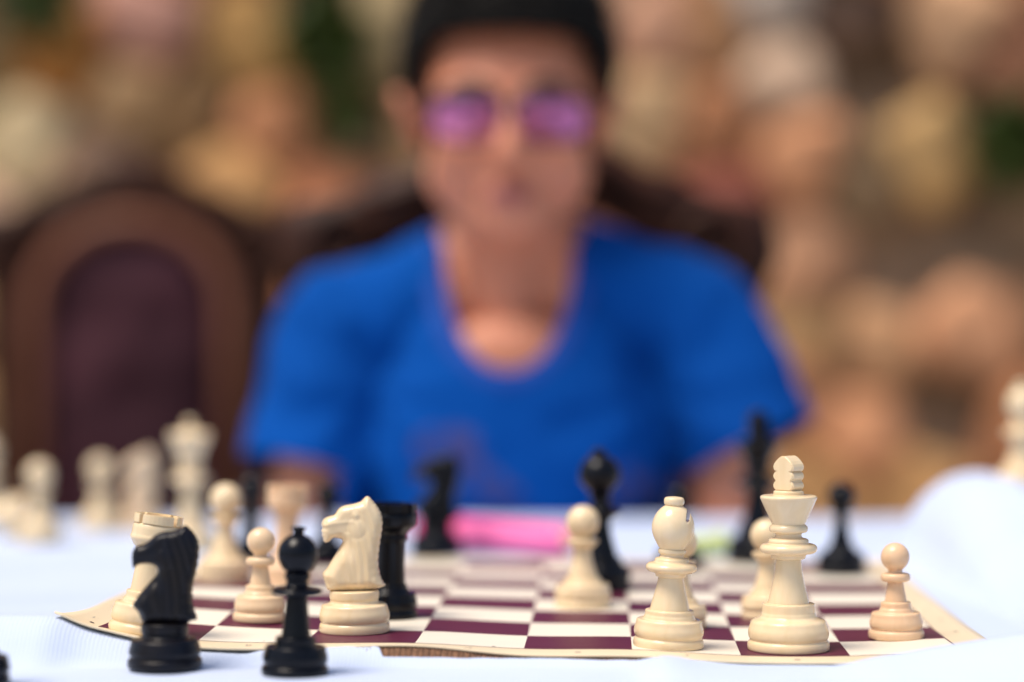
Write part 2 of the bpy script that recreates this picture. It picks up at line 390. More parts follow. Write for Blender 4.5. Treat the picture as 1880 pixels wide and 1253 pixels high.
# ------------------------------------------------------------------ carved chairs
def arch_path(hw, zb, zt, n=18, squash=1.0):
    """half width, bottom z, top z : points up the left side, over the arch and down"""
    pts = [(-hw, zb)]
    zs = zt - hw * squash
    for i in range(n + 1):
        a = math.pi - math.pi * i / n
        pts.append((hw * math.cos(a), zs + hw * squash * math.sin(a)))
    pts.append((hw, zb)); return pts
def sweep(name, path, rx, ry, mat, parent, closed=False, seg=10, y0=0.0, taper=None):
    """path of (x, y, z) mm"""
    vs, fs = [], []; n = len(path)
    P = [Vector(p) for p in path]
    for i, p in enumerate(P):
        if closed: t = (P[(i + 1) % n] - P[i - 1]).normalized()
        else: t = (P[min(i + 1, n - 1)] - P[max(i - 1, 0)]).normalized()
        up = Vector((0, 1, 0)) if abs(t.y) < 0.9 else Vector((1, 0, 0))
        s_ = t.cross(up).normalized(); u_ = s_.cross(t).normalized()
        k = taper[i] if taper else 1.0
        for q in range(seg):
            a = 2 * math.pi * q / seg
            vs.append(tuple(p + s_ * (rx * k * math.cos(a)) + u_ * (ry * k * math.sin(a))))
    m_ = n if closed else n - 1
    for i in range(m_):
        for q in range(seg):
            a = i * seg + q; b = i * seg + (q + 1) % seg; c = ((i + 1) % n) * seg
            fs.append((a, b, c + (q + 1) % seg, c + q))
    if not closed: fs.append(tuple(range(seg - 1, -1, -1))); fs.append(tuple((n - 1) * seg + q for q in range(seg)))
    return link(name, mesh_from(name, vs, fs, mat), parent)
def box(name, c, h, mat, parent, bev=3, rot=None):
    bm = bmesh.new(); bmesh.ops.create_cube(bm, size=2)
    bmesh.ops.scale(bm, vec=[x * MM for x in h], verts=bm.verts)
    bmesh.ops.bevel(bm, geom=bm.edges[:], offset=bev * MM, segments=2, affect='EDGES')
    return link(name, bm_mesh(name, bm, mat, True), parent, c, rot)
def plate(name, outline, y0, y1, mat, parent, bev=6):
    bm = bmesh.new()
    vs = [bm.verts.new((x * MM, y0 * MM, z * MM)) for x, z in outline]
    f = bm.faces.new(vs)
    r = bmesh.ops.extrude_face_region(bm, geom=[f])
    bmesh.ops.translate(bm, vec=(0, (y1 - y0) * MM, 0), verts=[e for e in r['geom'] if isinstance(e, bmesh.types.BMVert)])
    bmesh.ops.recalc_face_normals(bm, faces=bm.faces)
    sharp = [e for e in bm.edges if len(e.link_faces) == 2 and e.calc_face_angle() > 1.2]
    bmesh.ops.bevel(bm, geom=sharp, offset=bev * MM, segments=2, affect='EDGES')
    return link(name, bm_mesh(name, bm, mat, False), parent)
def make_chair(label, loc, rz, hs=1.0):
    F0 = 750.0   # heights below are above the floor
    t = thing("carved_chair", label, "chair", loc, (0, 0, rz), group="carved wooden chairs with upholstered backs")
    t.scale = (1, 1, hs)
    # back frame : wide scrolled outline with a hole for the padded panel
    out = [(-200, 560), (-196, 700), (-205, 820), (-212, 960), (-232, 1010), (-225, 1052), (-195, 1062), (-165, 1062), (-140, 1085), (-105, 1092), (-80, 1112), (-45, 1120), (-22, 1140), (0, 1146)]
    out = out + [(-x, z) for x, z in reversed(out[:-1])]
    inner = arch_path(134, 575, 1045, 16, 0.92)
    bm = bmesh.new()
    # ring made as strips between outline and inner arch (same point count)
    def resamp(pl, n):
        P = [Vector(p) for p in pl]; L = [(P[i + 1] - P[i]).length for i in range(len(P) - 1)]; T = sum(L); o = []
        for q in range(n):
            d = T * q / (n - 1); i = 0
            while i < len(L) - 1 and d > L[i]: d -= L[i]; i += 1
            o.append(P[i].lerp(P[i + 1], min(1, d / L[i])))
        return o
    NO = 61
    A = resamp(out, NO); B = resamp(inner, NO)
    vs, fs = [], []
    for (y, ins) in ((26, 0), (-14, 0), (-22, 8), (-22, -8), (-14, 0), (26, 0)):
        pass
    rows = []
    for i in range(NO):
        a, b = A[i], B[i]; d = (b - a); dl = d.length; d = d / dl
        r = []
        for (tpos, y) in ((0, 26), (0, -10), (7, -20), (dl * 0.35, -26 - 4 * math.sin(i * 1.1)), (dl * 0.62, -18), (dl - 5, -22), (dl, -10), (dl, 26)):
            q = a + d * tpos; r.append((q.x, y, q.y))
        rows.append(r)
    k = len(rows[0])
    for r in rows: vs += r
    for i in range(NO - 1):
        for q in range(k):
            a = i * k + q; b = i * k + (q + 1) % k; fs.append((a, b, b + k, a + k))
    bm.free()
    fs.append(tuple(range(k - 1, -1, -1))); fs.append(tuple((NO - 1) * k + q for q in range(k)))
    link("back_frame", mesh_from("back_frame", vs, fs, M_CHAIRW), t)
    box("lower_rail", (0, 3, 566), (196, 21, 28), M_CHAIRW, t)
    ap = [(x, -24, z) for x, z in arch_path(135, 600, 1045, 22, 0.92)]
    sweep("moulding", ap, 14, 14, M_CHAIRL, t, seg=10)
    # padded panel with button tufts
    vs, fs = [], []; nu, nv = 22, 30
    def halfw(z):
        zs = 1031 - 122 * 0.92
        return 122 if z < zs else 122 * math.sqrt(max(0.0, 1 - ((z - zs) / (122 * 0.92)) ** 2))
    for j in range(nv + 1):
        z = 594 + (1031 - 594) * j / nv; hw_ = max(halfw(z), 3)
        for i in range(nu + 1):
            u = -1 + 2 * i / nu; x = u * hw_
            e = (1 - abs(u) ** 4) * (1 - abs(2 * j / nv - 1) ** 6)
            tuft = 0
            for bz in (670, 790, 910):
                for bx in ((-55, 55) if bz != 790 else (0,)):
                    tuft += 12 * math.exp(-((x - bx) ** 2 + (z - bz) ** 2) / (2 * 20 ** 2))
            vs.append((x, -2 - 34 * e + tuft, z))
    for j in range(nv):
        for i in range(nu):
            a = j * (nu + 1) + i; fs.append((a, a + 1, a + nu + 2, a + nu + 1))
    pad = link("back_pad", mesh_from("back_pad", vs, fs, M_PAD), t)
    plate("back_panel", arch_path(140, 580, 1048, 16, 0.92), 8, 20, M_CHAIRW, t, 2)
    for bz in (670, 790, 910):
        for bx in ((-55, 55) if bz != 790 else (0,)):
            bm = bmesh.new(); bmesh.ops.create_uvsphere(bm, u_segments=10, v_segments=6, radius=7 * MM)
            link("button", bm_mesh("button", bm, M_PAD), pad, (bx, -26, bz))
    # carved scrolls
    for sx in (-1, 1):
        sp = []; tp = []
        for i in range(26):
            a = i / 25 * 3.4 * math.pi; r = 34 * (1 - i / 27)
            sp.append((sx * (170 - r * math.cos(a)), -26, 1018 + r * math.sin(a))); tp.append(1 - 0.6 * i / 25)
        sweep("scroll", sp, 7, 8, M_CHAIRW, t, seg=8, taper=tp)
        lf = [(sx * x, -24, z) for x, z in ((20, 1085), (45, 1100), (75, 1092), (100, 1072), (130, 1062), (150, 1064))]
        sweep("leaf_carving", lf, 9, 9, M_CHAIRW, t, seg=8, taper=[0.5, 1, 1.2, 1.1, 0.8, 0.3])
    bm = bmesh.new(); bmesh.ops.create_uvsphere(bm, u_segments=16, v_segments=10, radius=1)
    bmesh.ops.scale(bm, vec=(24 * MM, 16 * MM, 26 * MM), verts=bm.verts)
    link("shell_carving", bm_mesh("shell_carving", bm, M_CHAIRW), t, (0, -20, 1098))
    # seat, frame and legs
    box("seat_frame", (0, -215, 395), (225, 215, 28), M_CHAIRW, t, 5)
    bm = bmesh.new(); bmesh.ops.create_cube(bm, size=2); bmesh.ops.subdivide_edges(bm, edges=bm.edges[:], cuts=6, use_grid_fill=True)
    for v_ in bm.verts:
        x, y, z = v_.co; v_.co = Vector((x * 212 * MM, y * 200 * MM, (z * 14 + (12 * (1 - x ** 4) * (1 - y ** 4) if z > 0 else 0)) * MM))
    link("seat", bm_mesh("seat", bm, M_PAD), t, (0, -222, 437))
    for sx in (-1, 1):
        box("stile", (sx * 175, 6, 470), (20, 18, 96), M_CHAIRW, t, 3)
        for yy, nm in ((-405, 0), (-8, 1)):
            pts = [(sx * 200, yy, 375), (sx * 203, yy, 300), (sx * 196, yy, 200), (sx * 192, yy + (12 if nm else -4), 90), (sx * 200, yy + (26 if nm else -12), 10)]
            sweep("leg", pts, 21, 21, M_CHAIRW, t, seg=10, taper=[1.2, 1.25, 0.85, 0.65, 0.95])
    box("stretcher", (0, -205, 180), (185, 11, 14), M_CHAIRW, t, 3)
    return t
make_chair("empty carved wooden chair with plum upholstered arched back left of the boy", (-530, 3280, -746), R(2))
make_chair("carved dark wooden chair behind the boy in blue, mostly hidden by him", (14, 2150, -746), 0, 0.955)

# ------------------------------------------------------------------ table, mat, cloth
tb = thing("table", "dark wooden table carrying the chess sets, covered by the white cloth", "table", (0, 1230, 0))
box("tabletop", (0, 0, -18), (690, 634, 12), M_WOOD, tb, 4)
box("apron", (0, 560, -70), (600, 10, 40), M_WOOD, tb, 2); box("apron", (0, -560, -70), (600, 10, 40), M_WOOD, tb, 2)
for sx in (-1, 1):
    for sy in (-1, 1): box("leg", (sx * 630, sy * 575, -388), (28, 28, 357), M_WOOD, tb, 4)

BYAW = R(2.3); SQ = 49.8; BORD = 18.0
BO = (5.5, 1075.5)      # board origin: middle of the front edge of the squares
cu = [-0.38, 0, 1, 2, 3, 4, 5, 6, 7, 8, 8.38]
cv = [-0.37, 0, 1, 2, 3.5, 5, 8, 8.4]
ZT = np.array([
    [22, 15.5, 6.5, 6.0, 7.6, 3.4, 3.2, 0.9, 1.0, 3.2, 4.5],
    [19, 12.5, 6.5, 5.6, 5.8, 3.5, 3.4, 0.9, 1.0, 4.0, 5.0],
    [15, 11, 6.8, 5.0, 4.8, 2.7, 2.6, 0.9, 0.6, 2.6, 4.0],
    [14, 11, 7.8, 5.2, 4.8, 2.7, 2.3, 1.2, 0.5, 1.6, 3.0],
    [12, 10, 7.5, 5.5, 4.6, 3.0, 2.3, 1.5, 0.8, 1.5, 2.5],
    [10, 8, 6.5, 5.0, 4.0, 3.0, 2.3, 1.8, 1.2, 1.5, 2.2],
    [6, 4, 3.0, 2.5, 2.5, 2.3, 2.2, 2.0, 2.0, 2.0, 2.5],
    [8, 5, 3.5, 3.0, 3.0, 3.0, 3.0, 3.0, 3.0, 3.0, 4.0]])
def hermite(xs, ys, x):
    i = min(max(int(np.searchsorted(xs, x)) - 1, 0), len(xs) - 2)
    def sl(k):
        if k == 0: return (ys[1] - ys[0]) / (xs[1] - xs[0])
        if k == len(xs) - 1: return (ys[-1] - ys[-2]) / (xs[-1] - xs[-2])
        return (ys[k + 1] - ys[k - 1]) / (xs[k + 1] - xs[k - 1])
    h = xs[i + 1] - xs[i]; t = (x - xs[i]) / h
    return ((2 * t ** 3 - 3 * t ** 2 + 1) * ys[i] + (t ** 3 - 2 * t ** 2 + t) * h * sl(i) + (-2 * t ** 3 + 3 * t ** 2) * ys[i + 1] + (t ** 3 - t ** 2) * h * sl(i + 1))
CUX = [-0.38, 0, 1, 2, 3, 4, 5, 6, 7, 8, 8.38]
CXX = [-213, -196.5, -150.5, -101, -50.2, 0, 49.6, 99.4, 149.2, 199, 217]   # slight shortening where the sheet curls
def board_z(u, v):
    col = [hermite(cu, list(r), u) for r in ZT]
    return max(hermite(cv, col, v), 0.35)
def board_pt(u, v, lift=0.0):
    lx = lerp_table(CUX, CXX, u); ly = v * SQ
    c, s = math.cos(BYAW), math.sin(BYAW)
    return (BO[0] + lx * c + ly * s, BO[1] - lx * s + ly * c, board_z(u, v) + lift)
def board_uv(X, Y):
    c, s = math.cos(BYAW), math.sin(BYAW); dx, dy = X - BO[0], Y - BO[1]
    lx = dx * c - dy * s; ly = dx * s + dy * c
    return lerp_table(CXX, CUX, lx), ly / SQ
CL = -0.8
# brown ribbed mat under the cloth, lifted a little where the cloth and board are bunched; ribs as geometry
def mat_z(X, Y):
    u, v = board_uv(X, Y); u = min(max(u, -0.38), 8.38)
    _, yl, zl = board_pt(u, -0.37); zl -= 1.5
    k = float(smooth01((Y - (yl - 17)) / 16.0)) * float(1 - smooth01((Y - yl - 10) / 40.0))
    z = -1.7 + (zl + 1.7) * k
    if v > -0.37: z = min(z, board_z(u, v) - 2.0)
    return z
vs, fs = [], []
xs = [x for x in np.arange(-104, 72.01, 0.55)]
ys = [1030, 1038, 1042, 1045, 1048, 1051, 1054, 1056, 1058, 1060, 1063, 1068, 1080, 1100, 1140]
for y in ys:
    for i, x in enumerate(xs): vs.append((x, y, mat_z(x, y) + 0.35 * math.sin(i * math.pi / 1.5)))
for j in range(len(ys) - 1):
    for i in range(len(xs) - 1):
        a = j * len(xs) + i; fs.append((a, a + 1, a + len(xs) + 1, a + len(xs)))
rm = link("table_mat", mesh_from("table_mat", vs, fs, M_MAT))
rm["label"] = "brown ribbed woven mat showing in the gap under the front edge of the chess board"; rm["category"] = "mat"
HEM = ([560, 600, 640, 690, 701, 707, 760, 860, 1000, 1080, 1160, 1200], [1189, 1188, 1187, 1187, 1190, 1207, 1207, 1209, 1209, 1212, 1213, 1207])
def hem_y(X):
    px = 940 + X * F / 1075
    py = lerp_table(HEM[0], HEM[1], px) + 1.2 * mnoise.noise(Vector((X / 9, 0, 5)))
    lo, hi = 1028.0, 1075.0
    for _ in range(24):
        md_ = (lo + hi) / 2; z = max(CL, mat_z(X, md_) + 1.3)
        if HORIZON + (HC - z) * F / md_ > py: lo = md_
        else: hi = md_
    return lo
RIDGE = ([1150, 1195, 1215, 1240, 1285, 1330, 1390, 1450, 1510, 1560, 1604, 1680, 1749, 1880, 2300], [1240, 1212, 1205, 1205, 1216, 1222, 1228, 1229, 1227, 1219, 1208, 1196, 1184, 1163, 1130])
def cloth_z(X, Y):
    z = CL
    # front right fold
    s = F / 1034.0; px = 940 + X * s
    zr = HC - (lerp_table(*RIDGE, px) - HORIZON) / s
    if zr > CL and px > 1100:
        if Y < 1034: k = smooth01((Y - 930) / 104.0) ** 1.3
        else: k = 1 - smooth01((Y - 1034) / 11.0)
        z += (zr - CL) * float(k)
    # mound behind and right of the board
    G = float(smooth01((Y - 1150) / 350.0)) * float(1 - smooth01((Y - 1548) / 70.0))
    wig = 10 * math.sin(Y / 70.0)
    z += 55 * G * math.sqrt(max(0.0, 1 - (1 - min(1.0, max(0.0, (X - 258) / 38.0))) ** 2)) * (1 + 0.10 * math.sin((X - 300) / 30.0))
    z -= 22 * float(smooth01((X - 305) / 55)) * G
    # small folds on open cloth, none under the board
    board = (abs(X - 8) < 228 and 1045 < Y < 1500)
    if not board:
        d = max(abs(X - 8) - 228, (1045 - Y), Y - 1500, 0) / 40.0
        z += min(1, d) * (2.2 * max(0, mnoise.noise(Vector((X / 90, Y / 60, 1)))) + 1.2 * max(0, mnoise.noise(Vector((X / 25, Y / 45, 7)))))
    u, v = board_uv(X, Y)
    if u < 2.6 and -1.5 < v < 9.5:
        uc, vc = min(max(u, -0.38), 8.38), min(max(v, -0.37), 8.4)
        d = math.hypot(u - uc, v - vc) * SQ; kk = float(1 - smooth01((u - 1.2) / 1.3)) * float(1 - smooth01(d / (22.0 + 26.0 * float(smooth01(-u / 0.9)))))
        zb = (board_z(uc, vc) - 2.2 - CL) * kk + CL
        z = max(z, zb) if d > 0 else max(CL, zb)
    if X < -228: z += 1.5 * float(smooth01((-X - 228) / 120)) * (0.5 + 0.5 * math.sin(Y / 37 + X / 60))
    return z
def dedupe(a): return sorted(set(round(float(x), 2) for x in a))
XS = dedupe(list(np.arange(-700, -230, 10)) + list(np.arange(-230, -104, 5)) + list(np.arange(-104, 70, 2)) + list(np.arange(70, 440, 4)) + list(np.arange(440, 701, 10)))
rows_front = list(np.arange(590, 900, 14)) + list(np.arange(900, 1046, 4)) + [1046, 1052, 1060]
rows_back = [1128, 1134, 1142, 1150] + list(np.arange(1160, 1500, 8)) + list(np.arange(1500, 1700, 6)) + list(np.arange(1700, 1866, 9))
vs, fs = [], []; NXc = len(XS)
holeL, holeR = (566 - 940) / 4.0, (1197 - 940) / 4.0
def put_row(f):
    for X in XS: vs.append(f(X))
HY_ = {X: (hem_y(X) if holeL - 5 < X < holeR + 3 else 1068.0) for X in XS}
def front_z(X, Y):
    z = cloth_z(X, Y)
    if holeL - 45 < X < holeR + 45:
        kk = float(smooth01((X - holeL + 45) / 30)) * float(smooth01((holeR + 45 - X) / 30))
        z = max(z, CL + (max(CL, mat_z(X, Y) + 1.3) - CL) * kk)
    return z
def fy_(X, Y): return Y if Y <= 1016 else 1016 + (Y - 1016) * (HY_[X] - 0.8 - 1016) / (1060 - 1016)
for Y in rows_front: put_row(lambda X: (X, fy_(X, float(Y)), front_z(X, fy_(X, float(Y)))))
put_row(lambda X: (X, HY_[X], front_z(X, HY_[X])))
hem_row = len(rows_front)
for Y in rows_back: put_row(lambda X: (X, float(Y), cloth_z(X, float(Y))))
for k, (dy, dz) in enumerate(((1.5, -1), (3, -4), (4, -12), (5, -30), (8, -55))):
    put_row(lambda X: (X, 1864 + dy + (3 * math.sin(X / 30) * k / 4), cloth_z(X, 1864.0) + dz))
nrow = len(vs) // NXc
for j in range(nrow - 1):
    for i in range(NXc - 1):
        if j == hem_row and holeL <= XS[i] and XS[i + 1] <= holeR: continue
        a = j * NXc + i; fs.append((a, a + 1, a + NXc + 1, a + NXc))
# side drops
for i, sgn in ((0, -1), (NXc - 1, 1)):
    prev = [j * NXc + i for j in range(nrow)]
    for (dx, dz) in ((3, -4), (5, -40), (9, -160)):
        cur = []
        for j in range(nrow):
            x, y, z = vs[j * NXc + i]; vs.append((x + sgn * (dx + (4 * math.sin(y / 35) if dz < -20 else 0)), y, z + dz)); cur.append(len(vs) - 1)
        for j in range(nrow - 1):
            q = (prev[j], prev[j + 1], cur[j + 1], cur[j]); fs.append(q if sgn > 0 else q[::-1])
        prev = cur
cl = link("tablecloth", mesh_from("tablecloth", vs, fs, M_CLOTH))
cl["label"] = "bluish white ribbed tablecloth under the boards, bunched into a mound on the right"; cl["category"] = "tablecloth"
md = cl.modifiers.new("thick", 'SOLIDIFY'); md.thickness = 0.0008; md.offset = -1

# ------------------------------------------------------------------ chess board (roll-up vinyl, wavy)
bt = thing("chess_board", "cream and maroon roll-up vinyl chess board curling on the white cloth", "chess board")
us = dedupe(list(np.linspace(-0.38, 0, 5)) + list(np.arange(0, 8.01, 0.125)) + list(np.linspace(8, 8.38, 5)))
vv_ = dedupe(list(np.linspace(-0.37, 0, 6)) + list(np.arange(0, 8.01, 0.125)) + list(np.linspace(8, 8.4, 5)))
def grid_sheet(us, vv, lift, thick=None):
    vs, fs = [], []; n = len(us)
    for v_ in vv:
        for u_ in us: vs.append(board_pt(u_, v_, lift))
    for j in range(len(vv) - 1):
        for i in range(n - 1):
            a = j * n + i; fs.append((a, a + 1, a + n + 1, a + n))
    return vs, fs
vs, fs = grid_sheet(us, vv_, 0)
sheet = link("vinyl_sheet", mesh_from("vinyl_sheet", vs, fs, M_VBORDER), bt)
md = sheet.modifiers.new("thick", 'SOLIDIFY'); md.thickness = 0.0011; md.offset = -1
sheet.data.materials.append(M_VBACK); 
for c_ in range(8):
    for r_ in range(8):
        dark = (c_ + r_) % 2 == 0
        k = 6
        vs, fs = grid_sheet(list(np.linspace(c_, c_ + 1, k)), list(np.linspace(r_, r_ + 1, k)), 0.10)
        link("square", mesh_from("square", vs, fs, M_VDARK if dark else M_VCREAM), bt)
# thin maroon line round the playing field
LW = 0.016
for (ua, ub, va, vb, ax) in ((-LW, 0, -LW, 8 + LW, 'v'), (8, 8 + LW, -LW, 8 + LW, 'v'), (0, 8, -LW, 0, 'u'), (0, 8, 8, 8 + LW, 'u')):
    U = [ua, ub] if ax == 'v' else list(np.linspace(ua, ub, 65)); V = [va, vb] if ax == 'u' else list(np.linspace(va, vb, 65))
    vs, fs = grid_sheet(U, V, 0.12)
    link("border_line", mesh_from("border_line", vs, fs, M_VDARK), bt)
# printed letters and numbers in the border (seen edge-on, small)
def glyph(ch, u, v, rot, size, mat):
    cu_ = bpy.data.curves.new("glyph", 'FONT'); cu_.body = ch; cu_.size = size; cu_.align_x = 'CENTER'; cu_.align_y = 'CENTER'
    o = bpy.data.objects.new("glyph", cu_); COL.objects.link(o)
    dg = bpy.context.evaluated_depsgraph_get(); me = bpy.data.meshes.new_from_object(o.evaluated_get(dg))
    bpy.data.objects.remove(o); vs = []
    for p in me.vertices:
        x, y = p.co.x, p.co.y
        a, b = x * math.cos(rot) - y * math.sin(rot), x * math.sin(rot) + y * math.cos(rot)
        vs.append(board_pt(u + a / SQ, v + b / SQ, 0.10))
    fs = [tuple(p.vertices) for p in me.polygons]
    bpy.data.meshes.remove(me)
    link("printed_mark", mesh_from("printed_mark", vs, fs, mat, False), bt)
for i in range(8):
    glyph("abcdefgh"[i], i + 0.5, -0.19, 0, 7, M_INKSOFT)
    glyph("12345678"[i], -0.19, i + 0.5, 0, 7, M_INKSOFT)
    glyph("12345678"[i], 8.19, i + 0.5, 0, 7, M_INKSOFT)
# ink blots near the two front corners
def blot(u, v, r, squ=1.0):
    n = 10; vs = [board_pt(u, v, 0.13)] + [board_pt(u + r * (1 + 0.35 * math.sin(i * 2.3)) * math.cos(2 * math.pi * i / n) / SQ, v + squ * r * (1 + 0.35 * math.cos(i * 1.7)) * math.sin(2 * math.pi * i / n) / SQ, 0.13) for i in range(n)]
    link("ink_blot", mesh_from("ink_blot", vs, [(0, 1 + i, 1 + (i + 1) % n) for i in range(n)], M_INK, False), bt)
blot(-0.12, 0.14, 1.2, 1.6); blot(8.14, 0.45, 1.1, 1.5); blot(3.72, 0.06, 0.9); blot(1.6, 0.10, 0.6)

# ------------------------------------------------------------------ chess pieces
def chaikin(pts, it=2):
    for _ in range(it):
        o = [pts[0]]
        for i in range(len(pts) - 1):
            a, b = pts[i], pts[i + 1]
            o.append((a[0] * 0.75 + b[0] * 0.25, a[1] * 0.75 + b[1] * 0.25)); o.append((a[0] * 0.25 + b[0] * 0.75, a[1] * 0.25 + b[1] * 0.75))
        o.append(pts[-1]); pts = o
    return pts
def lathe_mesh(name, prof, mat, seg=56, it=2):
    p = chaikin(prof, it)
    vs, fs = [], []
    for r, z in p:
        for q in range(seg):
            a = 2 * math.pi * q / seg; vs.append((r * math.cos(a), r * math.sin(a), z))
    for i in range(len(p) - 1):
        for q in range(seg):
            a = i * seg + q; b = i * seg + (q + 1) % seg; fs.append((a, b, b + seg, a + seg))
    bm = bmesh.new(); vv = [bm.verts.new([c * MM for c in v]) for v in vs]
    for f in fs: bm.faces.new([vv[i] for i in f])
    bmesh.ops.remove_doubles(bm, verts=bm.verts, dist=1e-6)
    bmesh.ops.dissolve_degenerate(bm, dist=1e-7, edges=bm.edges[:])
    return bm_mesh(name, bm, mat)
def bead(r, z, h, rin):
    """rounded ring profile points from rin out to r and back, centred at z, height h"""
    return [(rin, z - h / 2), (r - h * 0.25, z - h / 2), (r, z - h * 0.25), (r, z + h * 0.25), (r - h * 0.25, z + h / 2), (rin, z + h / 2)]
def ball(r, z, n=12, a0=-70, a1=90):
    return [(max(0, r * math.cos(R(a))), z + r * math.sin(R(a))) for a in np.linspace(a0, a1, n)]
def base_prof(rb, z1, rbul, zb, rtop, zt, lip, ztop, rin):
    """slab, groove, swelling, concave neck, lip"""
    return [(0, 0), (rb - 0.6, 0), (rb, 0.5), (rb + 0.1, z1 * 0.6), (rb - 0.3, z1 - 0.5), (rbul - 0.9, z1), (rbul - 1.0, z1 + 0.5), (rbul - 0.3, z1 + 1.4), (rbul, zb),
            (rbul - 0.9, zb + 2.6), (rbul * 0.78 + rtop * 0.2, zb + 5.0), (rtop + 0.3, zt - 1.8), (rtop - 0.2, zt), (lip, zt + 0.6), (lip, ztop - 0.5), (lip - 0.4, ztop), (rin, ztop + 0.1), (rin, ztop + 0.4)]
CACHE = {}
def part_mesh(key, prof, mat, it=2, seg=56):
    k = (key, mat.name)
    if k not in CACHE: CACHE[k] = lathe_mesh(key.split('|')[1], prof, mat, seg, it)
    return CACHE[k]
def add(kind, part, prof, mat, root, it=2): return link(part, part_mesh(kind + '|' + part, prof, mat, it), root)

def pawn(root, mat, kind='tall'):
    if kind == 'tall':   # pale set
        add('pt', 'base', base_prof(15, 4.2, 15.2, 7.6, 10.3, 13.8, 9.6, 15.6, 8.0), mat, root)
        add('pt', 'stem', [(8.0, 15.2), (7.4, 18), (5.7, 23), (4.7, 28), (4.5, 30.4)], mat, root)
        add('pt', 'collar', [(4.4, 30.2), (5.2, 31), (7.2, 33.2), (8.4, 34.6), (8.2, 36), (4.2, 36.5), (4.2, 37)], mat, root)
        add('pt', 'head', [(4.2, 36.8)] + ball(8.9, 45.0, 14, -60, 90), mat, root, 1)
    elif kind == 'small':
        add('ps', 'base', base_prof(13.3, 4.4, 12.8, 7.8, 8.1, 14.2, 7.2, 17.6, 5.2), mat, root)
        add('ps', 'stem', [(5.3, 17.4), (5.0, 19.5), (4.3, 23), (3.7, 27.4)], mat, root)
        add('ps', 'collar', bead(7.1, 29.4, 4.0, 3.4), mat, root)
        add('ps', 'head', [(3.4, 31.2), (3.3, 32.4)] + ball(6.85, 39.2, 14, -58, 90), mat, root, 1)
    else:                # black pawn, slim neck
        add('pb', 'base', base_prof(13.6, 4.0, 13.8, 7.2, 9.6, 13.0, 8.6, 14.8, 7.0), mat, root)
        add('pb', 'stem', [(7.0, 14.4), (6.2, 17), (4.4, 23), (3.3, 30), (3.1, 34.4)], mat, root)
        add('pb', 'collar', bead(6.4, 35.4, 2.6, 3.0), mat, root)
        add('pb', 'head', [(3.2, 36.4)] + ball(7.6, 43.2, 14, -62, 90), mat, root, 1)
def arc_block(name, r0, r1, a0, a1, z0, z1, mat, root, n=8):
    bm = bmesh.new(); rings = []
    for i in range(n + 1):
        a = a0 + (a1 - a0) * i / n; c, s = math.cos(a), math.sin(a)
        rings.append([bm.verts.new((r * c * MM, r * s * MM, z * MM)) for r, z in ((r0, z0), (r1, z0), (r1 - 0.1, z1), (r0, z1))])
    for i in range(n):
        for q in range(4): bm.faces.new((rings[i][q], rings[i][(q + 1) % 4], rings[i + 1][(q + 1) % 4], rings[i + 1][q]))
    bm.faces.new(rings[0][::-1]); bm.faces.new(rings[-1])
    bmesh.ops.recalc_face_normals(bm, faces=bm.faces)
    sharp = [e for e in bm.edges if len(e.link_faces) == 2 and e.calc_face_angle() > 0.9]
    bmesh.ops.bevel(bm, geom=sharp, offset=0.25 * MM, segments=2, affect='EDGES')
    return link(name, bm_mesh(name, bm, mat, False), root)
def rook(root, mat, kind='pale', slit=0.13):
    if kind == 'pale':
        add('rw', 'base', base_prof(16.2, 4.3, 16.0, 8.4, 11.4, 15.4, 10.2, 19.2, 8.4), mat, root)
        add('rw', 'stem', [(8.6, 18.8), (8.2, 24), (7.7, 30), (7.5, 36.5)], mat, root)
        add('rw', 'crown', [(7.4, 36.3), (8.2, 37), (8.8, 38.4), (8.8, 39.4), (9.8, 40), (11.0, 42.0), (11.9, 43.4), (11.9, 44.6), (11.5, 45.4), (11.4, 50.6), (8.6, 50.8), (0, 50.8)], mat, root)
        r0, r1, z0, z1 = 8.5, 11.42, 50.7, 55.0
    elif kind == 'tall':
        add('rt', 'base', base_prof(15.0, 4.3, 14.6, 8.0, 10.4, 14.5, 9.0, 17.4, 7.2), mat, root)
        add('rt', 'stem', [(7.2, 17), (6.6, 24), (6.2, 32), (6.4, 39), (7.4, 42.5)], mat, root)
        add('rt', 'crown', [(7.2, 42), (8.2, 43.5), (11.0, 45.4), (11.6, 46.4), (12.0, 54.0), (9.0, 54.2), (0, 54.2)], mat, root)
        r0, r1, z0, z1 = 9.0, 12.0, 54.1, 58.0
    else:
        add('rb', 'base', base_prof(14.0, 4.2, 14.0, 8.0, 10.0, 14.2, 8.6, 17.2, 7.4), mat, root)
        add('rb', 'stem', [(7.6, 17), (7.2, 24), (7.0, 32), (7.1, 38.4)], mat, root)
        add('rb', 'crown', [(7.0, 38.2), (8.2, 39), (8.4, 40.6), (7.9, 41.2), (8.0, 42.4), (9.8, 44.4), (12.2, 46.4), (12.6, 47.2), (12.6, 53.0), (9.6, 53.2), (0, 53.2)], mat, root)
        r0, r1, z0, z1 = 9.5, 12.62, 53.1, 57.6
    for k in range(4):
        a = R(-127 + 90 * k)
        arc_block("merlon", r0, r1, a + slit / 2 + 0.02, a + math.pi / 2 - slit / 2 - 0.02, z0, z1, mat, root)
def apply_boolean(me, cutters, mat):
    o = bpy.data.objects.new("tmp", me); COL.objects.link(o); tmp = [o]
    for c in cutters:
        k = bpy.data.objects.new("tmpc", c); COL.objects.link(k); tmp.append(k)
        b = o.modifiers.new("b", 'BOOLEAN'); b.operation = 'DIFFERENCE'; b.object = k; b.solver = 'EXACT'
    dg = bpy.context.evaluated_depsgraph_get(); out = bpy.data.meshes.new_from_object(o.evaluated_get(dg))
    for t in tmp: bpy.data.objects.remove(t)
    return out
